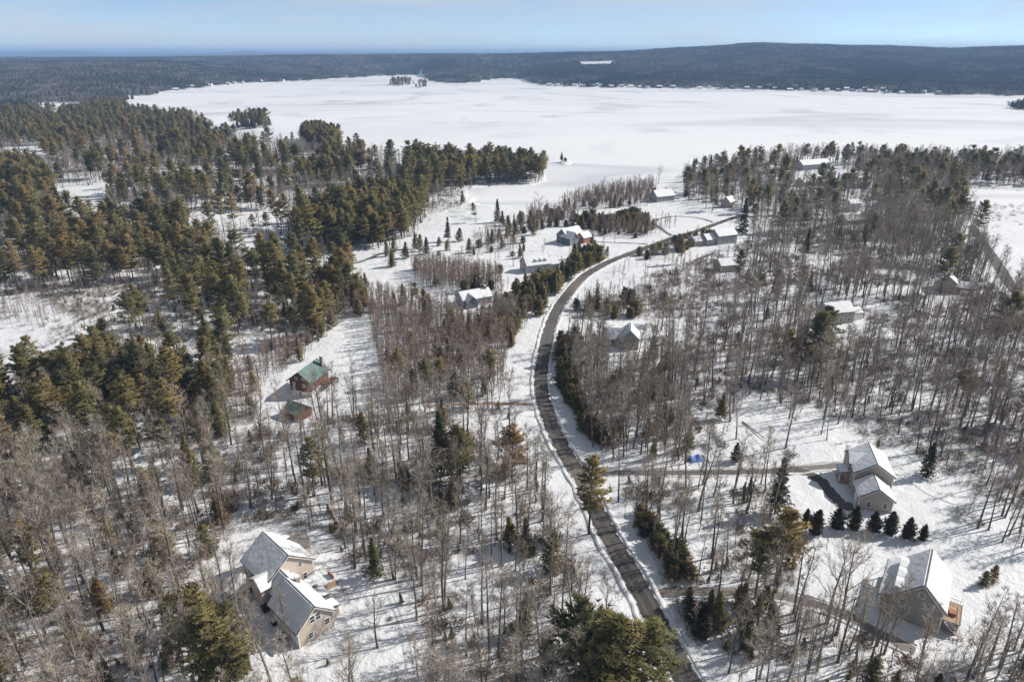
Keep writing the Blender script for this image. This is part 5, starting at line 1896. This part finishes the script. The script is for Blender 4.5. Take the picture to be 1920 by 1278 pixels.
# the arborvitae row: seven clipped shrubs, labelled by their place from the driveway
ordinal = ['palest and first', 'second', 'third', 'fourth', 'fifth', 'sixth', 'seventh', 'smallest and last']
for i, (px, py, hh) in enumerate([(1508, 985, 5.0), (1528, 1001, 7.0), (1567, 990, 6.1), (1601, 992, 6.6), (1636, 996, 5.7), (1667, 1003, 6.4), (1699, 1009, 5.8), (1729, 1015, 4.5)]):
    x, y = G(px, py)
    plant('cedar', i, x, y, H1(x, y) - 0.05, hh / 6.0, i * 1.1, f'dark clipped arborvitae, {ordinal[i]} of the row from the driveway end', 'arborvitae row in front of the tan house', (1.0, 1.12, 1.25, 1.1, 1.3, 1.08, 1.2, 1.0)[i], (0.03 * math.sin(i * 2.3), 0.03 * math.cos(i * 1.7)))
# each stands in a heaped ring of snow and mulch
    mbq = MB()
    n_ = 12
    vs_ = [(1.9 * math.cos(6.283 * k / n_), 1.7 * math.sin(6.283 * k / n_), -0.15) for k in range(n_)] + [(1.2 * math.cos(6.283 * k / n_), 1.1 * math.sin(6.283 * k / n_), 0.35 + 0.08 * math.sin(k * 2.1)) for k in range(n_)] + [(0, 0, 0.3)]
    fs = [(k, (k + 1) % n_, (k + 1) % n_ + n_, k + n_) for k in range(n_)] + [(n_ + k, n_ + (k + 1) % n_, 2 * n_) for k in range(n_)]
    mbq.add(vs_, fs)
    mo = mbq.build('snow_mound', M['bank'], None, (x, y, H1(x, y)))
    tag(mo, kind='structure')

# individuals: the largest in view of each kind; the rest is woodland
LIMIT = {'evergreen_bush': 200, 'bare_tree': 296, 'pine_tree': 296, 'young_pine': 240, 'spruce_tree': 60}
arr = []
TX = np.array([t[1] for t in TREES])
TY = np.array([t[2] for t in TREES])
TZ = height(TX, TY)
for i, t in enumerate(TREES):
    if t[0] in ('sapling',):
        continue
    hh = BASE_H[t[0]] * t[3]
    px, py, dep = proj(t[1], t[2], TZ[i] + hh * 0.5)
    if -10 < px < 1930 and 0 < py < 1290:
        arr.append((hh / dep, i))
arr.sort(reverse=True)
single = set()
for size, i in arr:
    nm = NAMES[TREES[i][0]]
    if count.get(nm, 0) < LIMIT[nm]:
        count[nm] = count.get(nm, 0) + 1
        single.add(i)
for i in single:
    kind, x, y, sc, key = TREES[i]
    nm = NAMES[kind]
    z = float(TZ[i]) + (0.8 if key == 'islands' else -0.05)
    plant(kind, SR.randint(100), x, y, z, sc, SR.rand() * 6.28, *describe(kind, x, y, BASE_H[kind] * sc, key), SR.uniform(0.85, 1.2), tuple(SR.normal(size=2) * 0.04))


# ------------------------------------------------------------------ the rest of the woods: one object per mass, geometry nodes
SRC = {}


def source(me_):
    if me_.name not in SRC:
        SRC[me_.name] = bpy.data.objects.new('source_' + me_.name, me_)
    return SRC[me_.name]


def mass(name, meshes, pts, rots, scl, idx, label, cat):
    n = len(pts)
    me_ = bpy.data.meshes.new(name)
    me_.vertices.add(n)
    me_.vertices.foreach_set('co', np.asarray(pts, np.float32).ravel())
    for an, tp, data in (('rot', 'FLOAT_VECTOR', rots), ('scl', 'FLOAT_VECTOR', scl)):
        at_ = me_.attributes.new(an, tp, 'POINT')
        at_.data.foreach_set('vector', np.asarray(data, np.float32).ravel())
    at_ = me_.attributes.new('idx', 'INT', 'POINT')
    at_.data.foreach_set('value', np.asarray(idx, np.int32))
    o = bpy.data.objects.new(name, me_)
    col.objects.link(o)
    ng = bpy.data.node_groups.new(name + '_nodes', 'GeometryNodeTree')
    ng.interface.new_socket('Geometry', in_out='INPUT', socket_type='NodeSocketGeometry')
    ng.interface.new_socket('Geometry', in_out='OUTPUT', socket_type='NodeSocketGeometry')
    N, L = ng.nodes, ng.links
    gi, go = N.new('NodeGroupInput'), N.new('NodeGroupOutput')
    iop = N.new('GeometryNodeInstanceOnPoints')
    jn = N.new('GeometryNodeJoinGeometry')
    for m_ in reversed(meshes):
        oi = N.new('GeometryNodeObjectInfo')
        oi.inputs['Object'].default_value = source(m_)
        oi.inputs['As Instance'].default_value = False
        g2i = N.new('GeometryNodeGeometryToInstance')
        L.new(oi.outputs['Geometry'], g2i.inputs[0])
        L.new(g2i.outputs[0], jn.inputs[0])
    L.new(gi.outputs[0], iop.inputs['Points'])
    L.new(jn.outputs[0], iop.inputs['Instance'])
    iop.inputs['Pick Instance'].default_value = True
    for an, tp, sock in (('rot', 'FLOAT_VECTOR', 'Rotation'), ('scl', 'FLOAT_VECTOR', 'Scale'), ('idx', 'INT', 'Instance Index')):
        na = N.new('GeometryNodeInputNamedAttribute')
        na.data_type = tp
        na.inputs['Name'].default_value = an
        out = [q for q in na.outputs if q.enabled and q.name == 'Attribute'][0]
        L.new(out, iop.inputs[sock])
    L.new(iop.outputs['Instances'], go.inputs[0])
    md = o.modifiers.new('woods', 'NODES')
    md.node_group = ng
    tag(o, label, cat, kind='stuff')
    return o


def mass_of(name, kinds, label, cat):
    sel = [i for i, t in enumerate(TREES) if t[0] in kinds and i not in single]
    if not sel:
        return
    meshes, off = [], {}
    for k in kinds:
        off[k] = len(meshes)
        meshes += [v[2] for v in KINDS[k]]
    n = len(sel)
    pts = np.stack([TX[sel], TY[sel], TZ[sel] - 0.05 + np.array([0.8 * (TREES[i][4] == 'islands') for i in sel])], 1)
    rots = np.stack([SR.normal(size=n) * 0.045, SR.normal(size=n) * 0.045, SR.rand(n) * 6.28], 1)
    s = np.array([TREES[i][3] for i in sel])
    w = s * SR.uniform(0.8, 1.35, n)
    idx = np.array([off[TREES[i][0]] + SR.randint(len(KINDS[TREES[i][0]])) for i in sel])
    mass(name, meshes, pts, rots, np.stack([w, w, s], 1), idx, label, cat)
    return n


tot = {}
tot['hw'] = mass_of('hardwood_forest', ['bare', 'broad'], 'mass of leafless grey hardwoods filling the snowy slopes', 'forest')
tot['pf'] = mass_of('pine_forest', ['pine', 'young', 'spruce', 'bush'], 'mass of olive pines and spruces towards the lake', 'forest')
tot['st'] = mass_of('sapling_thicket', ['sapling'], 'reddish thin saplings in thickets and forest understorey', 'thicket')

# undergrowth: brush, dead stalks, beech leaves, tiny evergreens
UP, UR, US, UI = [], [], [], []
um = [v[2] for v in KINDS['brush']] + [v[2] for v in KINDS['beech']] + [KINDS['young'][1][2]]
for poly_px, spacing, wts in (
        ([(-300, 880), (440, 965), (330, 935), (490, 790), (985, 762), (1235, 1210), (1330, 1430), (-330, 1430)], 1.7, (0.3, 0.25, 0.12, 0.1, 0.1, 0.05)),
        ([(1145, 896), (1450, 898), (1512, 1010), (1490, 1104), (1245, 1104)], 1.7, (0.3, 0.25, 0.12, 0.08, 0.08, 0.05)),
        ([(1245, 1122), (1520, 1145), (1720, 1245), (1960, 1195), (2250, 1200), (2250, 1430), (1360, 1430)], 1.7, (0.3, 0.25, 0.15, 0.08, 0.08, 0.04)),
        ([(1090, 560), (1440, 440), (1700, 402), (1890, 560), (2250, 600), (2250, 1040), (1795, 985), (1700, 842), (1400, 872), (1112, 835), (1062, 640)], 1.9, (0.3, 0.3, 0.2, 0.05, 0.05, 0.012)),
        ([(-260, 455), (560, 495), (665, 505), (700, 600), (600, 642), (500, 720), (480, 790), (335, 935), (-260, 910)], 2.0, (0.3, 0.3, 0.25, 0.02, 0.02, 0.03)),
        ([(1280, 335), (1800, 304), (2250, 310), (2250, 420), (1832, 432), (1440, 440), (1280, 372)], 5.0, (0.2, 0.3, 0.4, 0.02, 0.02, 0.03)),
        ([(-260, 330), (240, 258), (880, 322), (884, 385), (790, 440), (560, 492), (-260, 455)], 3.4, (0.2, 0.3, 0.4, 0.0, 0.0, 0.05))):
    poly = gpoly(poly_px)
    x0, y0 = poly.min(0)
    x1, y1 = poly.max(0)
    n_ = int((x1 - x0) * (y1 - y0) / spacing ** 2)
    x, y = SR.uniform(x0, x1, n_), SR.uniform(y0, y1, n_)
    k = inside(poly, x, y)
    x, y = x[k], y[k]
    k = ~blocked(x, y, 0.75, False) & (vnoise(x, y, 14) > 0.38)
    inn = np.zeros(len(x), bool)
    for c in CLEAR:
        inn |= inside(c, x, y)
    k &= ~inn | (SR.rand(len(x)) < 0.05)
    x, y = x[k], y[k]
    z = height(x, y)
    w_ = np.array(wts) / sum(wts)
    ix = SR.choice(6, size=len(x), p=w_)
    s = SR.uniform(0.6, 1.3, len(x)) * np.where(ix == 5, 0.28, 1.0)
    UP.append(np.stack([x, y, z], 1))
    UR.append(np.stack([SR.normal(size=len(x)) * 0.08, SR.normal(size=len(x)) * 0.08, SR.rand(len(x)) * 6.28], 1))
    US.append(np.stack([s, s, s], 1))
    UI.append(ix)
# brush over the open swamp and a few stalks on lawns
poly = gpoly([(-200, 560), (60, 555), (190, 650), (150, 700), (60, 715), (-200, 720)])
lo, hi = poly.min(0), poly.max(0)
x, y = SR.uniform(lo[0], hi[0], 900), SR.uniform(lo[1], hi[1], 900)
k = inside(poly, x, y) & (vnoise(x, y, 12) > 0.5)
x, y = x[k], y[k]
UP.append(np.stack([x, y, height(x, y)], 1))
UR.append(np.stack([0 * x, 0 * x, SR.rand(len(x)) * 6.28], 1))
US.append(np.stack([np.full(len(x), 1.1)] * 3, 1))
UI.append(SR.randint(0, 3, len(x)))
mass('undergrowth', um, np.concatenate(UP), np.concatenate(UR), np.concatenate(US), np.concatenate(UI), 'brown brush, dead stalks and seedlings poking through the snow', 'undergrowth')

# ------------------------------------------------------------------ woodland beyond the lake: stands of low trees
def gen_stand(seed, size, n, pf):
    rng = np.random.RandomState(seed)
    tp, tb = [], []
    for _ in range(n):
        x, y = rng.uniform(-size / 2, size / 2, 2)
        if rng.rand() < pf:
            h_ = rng.uniform(10, 19)
            r_ = rng.uniform(2.2, 3.4)
            a0 = rng.rand() * 6.28
            for lv in range(4):
                z0, z1 = h_ * (0.18 + 0.2 * lv), h_ * (0.18 + 0.2 * lv + 0.36)
                rr = r_ * (1.05 - 0.24 * lv)
                for k in range(5):
                    a, b = a0 + 6.283 * (k + rng.rand() * 0.5) / 5, a0 + 6.283 * (k + 0.8 + rng.rand() * 0.4) / 5
                    tp += [(x + rr * math.cos(a), y + rr * math.sin(a), z0 + rng.uniform(-.6, .6)), (x + rr * math.cos(b), y + rr * math.sin(b), z0 + rng.uniform(-.6, .6)), (x + rng.normal() * .3, y + rng.normal() * .3, min(z1, h_))]
        else:
            h_ = rng.uniform(10, 17)
            for _k in range(30):
                c = np.array([x + rng.normal() * 1.5, y + rng.normal() * 1.5, h_ * rng.uniform(0.3, 0.85)])
                d = unit(np.array([rng.normal() * .5, rng.normal() * .5, 1]))
                u = unit(np.cross(d, rng.normal(size=3))) * 0.28
                tb += [c - u, c + u, c + d * rng.uniform(1.6, 3.4)]
            tb += [(x - .22, y, -0.3), (x + .22, y, -0.3), (x, y, h_ * .7)]
            tb += [(x, y - .22, -0.3), (x, y + .22, -0.3), (x, y, h_ * .7)]
    v = np.array(list(tp) + [tuple(q) for q in tb])
    f = np.arange(len(v)).reshape(-1, 3)
    idx = np.concatenate([np.zeros(len(tp) // 3), np.ones(len(tb) // 3)])
    return mesh_np('stand', v, f, [M['far_needle'], M['far_twig']], idx)


M['far_needle'] = noise_mat('distant_needle', (0.024, 0.032, 0.024), (0.06, 0.066, 0.044), 0.05, 0.9, rnd=0.3)
M['far_twig'] = noise_mat('distant_twig', (0.12, 0.104, 0.10), (0.25, 0.22, 0.212), 0.05, 0.95, rnd=0.3)
SZ = 46.0
stands = [gen_stand(900, SZ, 85, 0.9), gen_stand(901, SZ, 85, 0.75), gen_stand(902, SZ, 90, 0.5), gen_stand(903, SZ, 95, 0.25), gen_stand(904, SZ, 95, 0.08), gen_stand(905, SZ, 90, 0.35)]
ys, P3, I3 = 1250.0, [], []
FIELD = [(1080, 1152, 3480, 3800), (1610, 1665, 2560, 2680)]
while ys < 6300:
    st = SZ * 0.86 if ys < 3600 else SZ * 1.05
    half = ys * 1.02 + 150
    xs = np.arange(-half, half, st)
    xs = xs + SR.uniform(-8, 8, len(xs))
    yy = ys + SR.uniform(-8, 8, len(xs))
    px = far_px(xs, yy)
    wet = in_water(xs, yy)
    for dx, dy in ((16, 0), (-16, 0), (0, 16), (0, -20)):
        wet |= in_water(xs + dx, yy + dy)
    k = ~wet & (px > -250) & (px < 2170)
    # the near-left woods are already planted tree by tree
    nearpoly = gpoly([(-300, 210), (20, 214), (170, 212), (250, 217), (380, 226), (520, 265), (900, 310), (1100, 345), (1400, 300), (2300, 298), (2300, 1000), (-300, 1000)])
    k &= ~inside(nearpoly, xs, yy)
    for a, b, d0, d1 in FIELD:
        k &= ~((px > a) & (px < b) & (yy > d0) & (yy < d1))
    for hx, hy, r_ in HOUSE_PADS:
        if hy > 1500:
            k &= ~((abs(xs - hx) < 24) & (yy - hy < 12) & (yy - hy > (-52 if hx > 0 else -30)))
    g = inside(gpoly([(60, 194), (172, 194), (172, 214), (20, 218)]), xs, yy)
    k &= ~g
    xs, yy = xs[k], yy[k]
    m_ = 0.5 + (vnoise(xs, yy, 330) * 0.6 + vnoise(xs, yy, 110) * 0.4 - 0.5) * 1.5 + SR.normal(size=len(xs)) * 0.06
    P3.append(np.stack([xs, yy, height(xs, yy) - 0.4], 1))
    I3.append(np.clip(np.floor((0.86 - m_) * 8.6), 0, 5).astype(int))
    ys += st
P3 = np.concatenate(P3)
I3 = np.concatenate(I3)
n_ = len(P3)
s = SR.uniform(0.85, 1.15, n_)
mass('distant_forest', stands, P3, np.stack([0 * s, 0 * s, SR.choice([0, 1.5708, 3.1416, 4.7124], n_)], 1), np.stack([np.ones(n_) * 1.05, np.ones(n_) * 1.05, s], 1), I3, 'far mixed forest covering the hills across the lake', 'forest')
tot['stands'] = n_
print('TREES', len(TREES), 'single', len(single), count, tot)

# ------------------------------------------------------------------ the air
mbh = MB()
mbh.box(-27500, 27500, -900, 31500, -6.0, 190.0)
hz = mbh.build('haze', None)
hz.data.materials.clear()
hm = bpy.data.materials.new('haze_air')
hm.use_nodes = True
hn = hm.node_tree.nodes
hn.clear()
ho = hn.new('ShaderNodeOutputMaterial')
hv = hn.new('ShaderNodeVolumePrincipled')
hv.inputs['Color'].default_value = (0.37, 0.585, 0.93, 1)
hv.inputs['Density'].default_value = 0.000105
hv.inputs['Anisotropy'].default_value = 0.0
hm.node_tree.links.new(hv.outputs['Volume'], ho.inputs['Volume'])
hz.data.materials.append(hm)
tag(hz, 'thin blue winter haze over the whole valley', 'haze', kind='stuff')
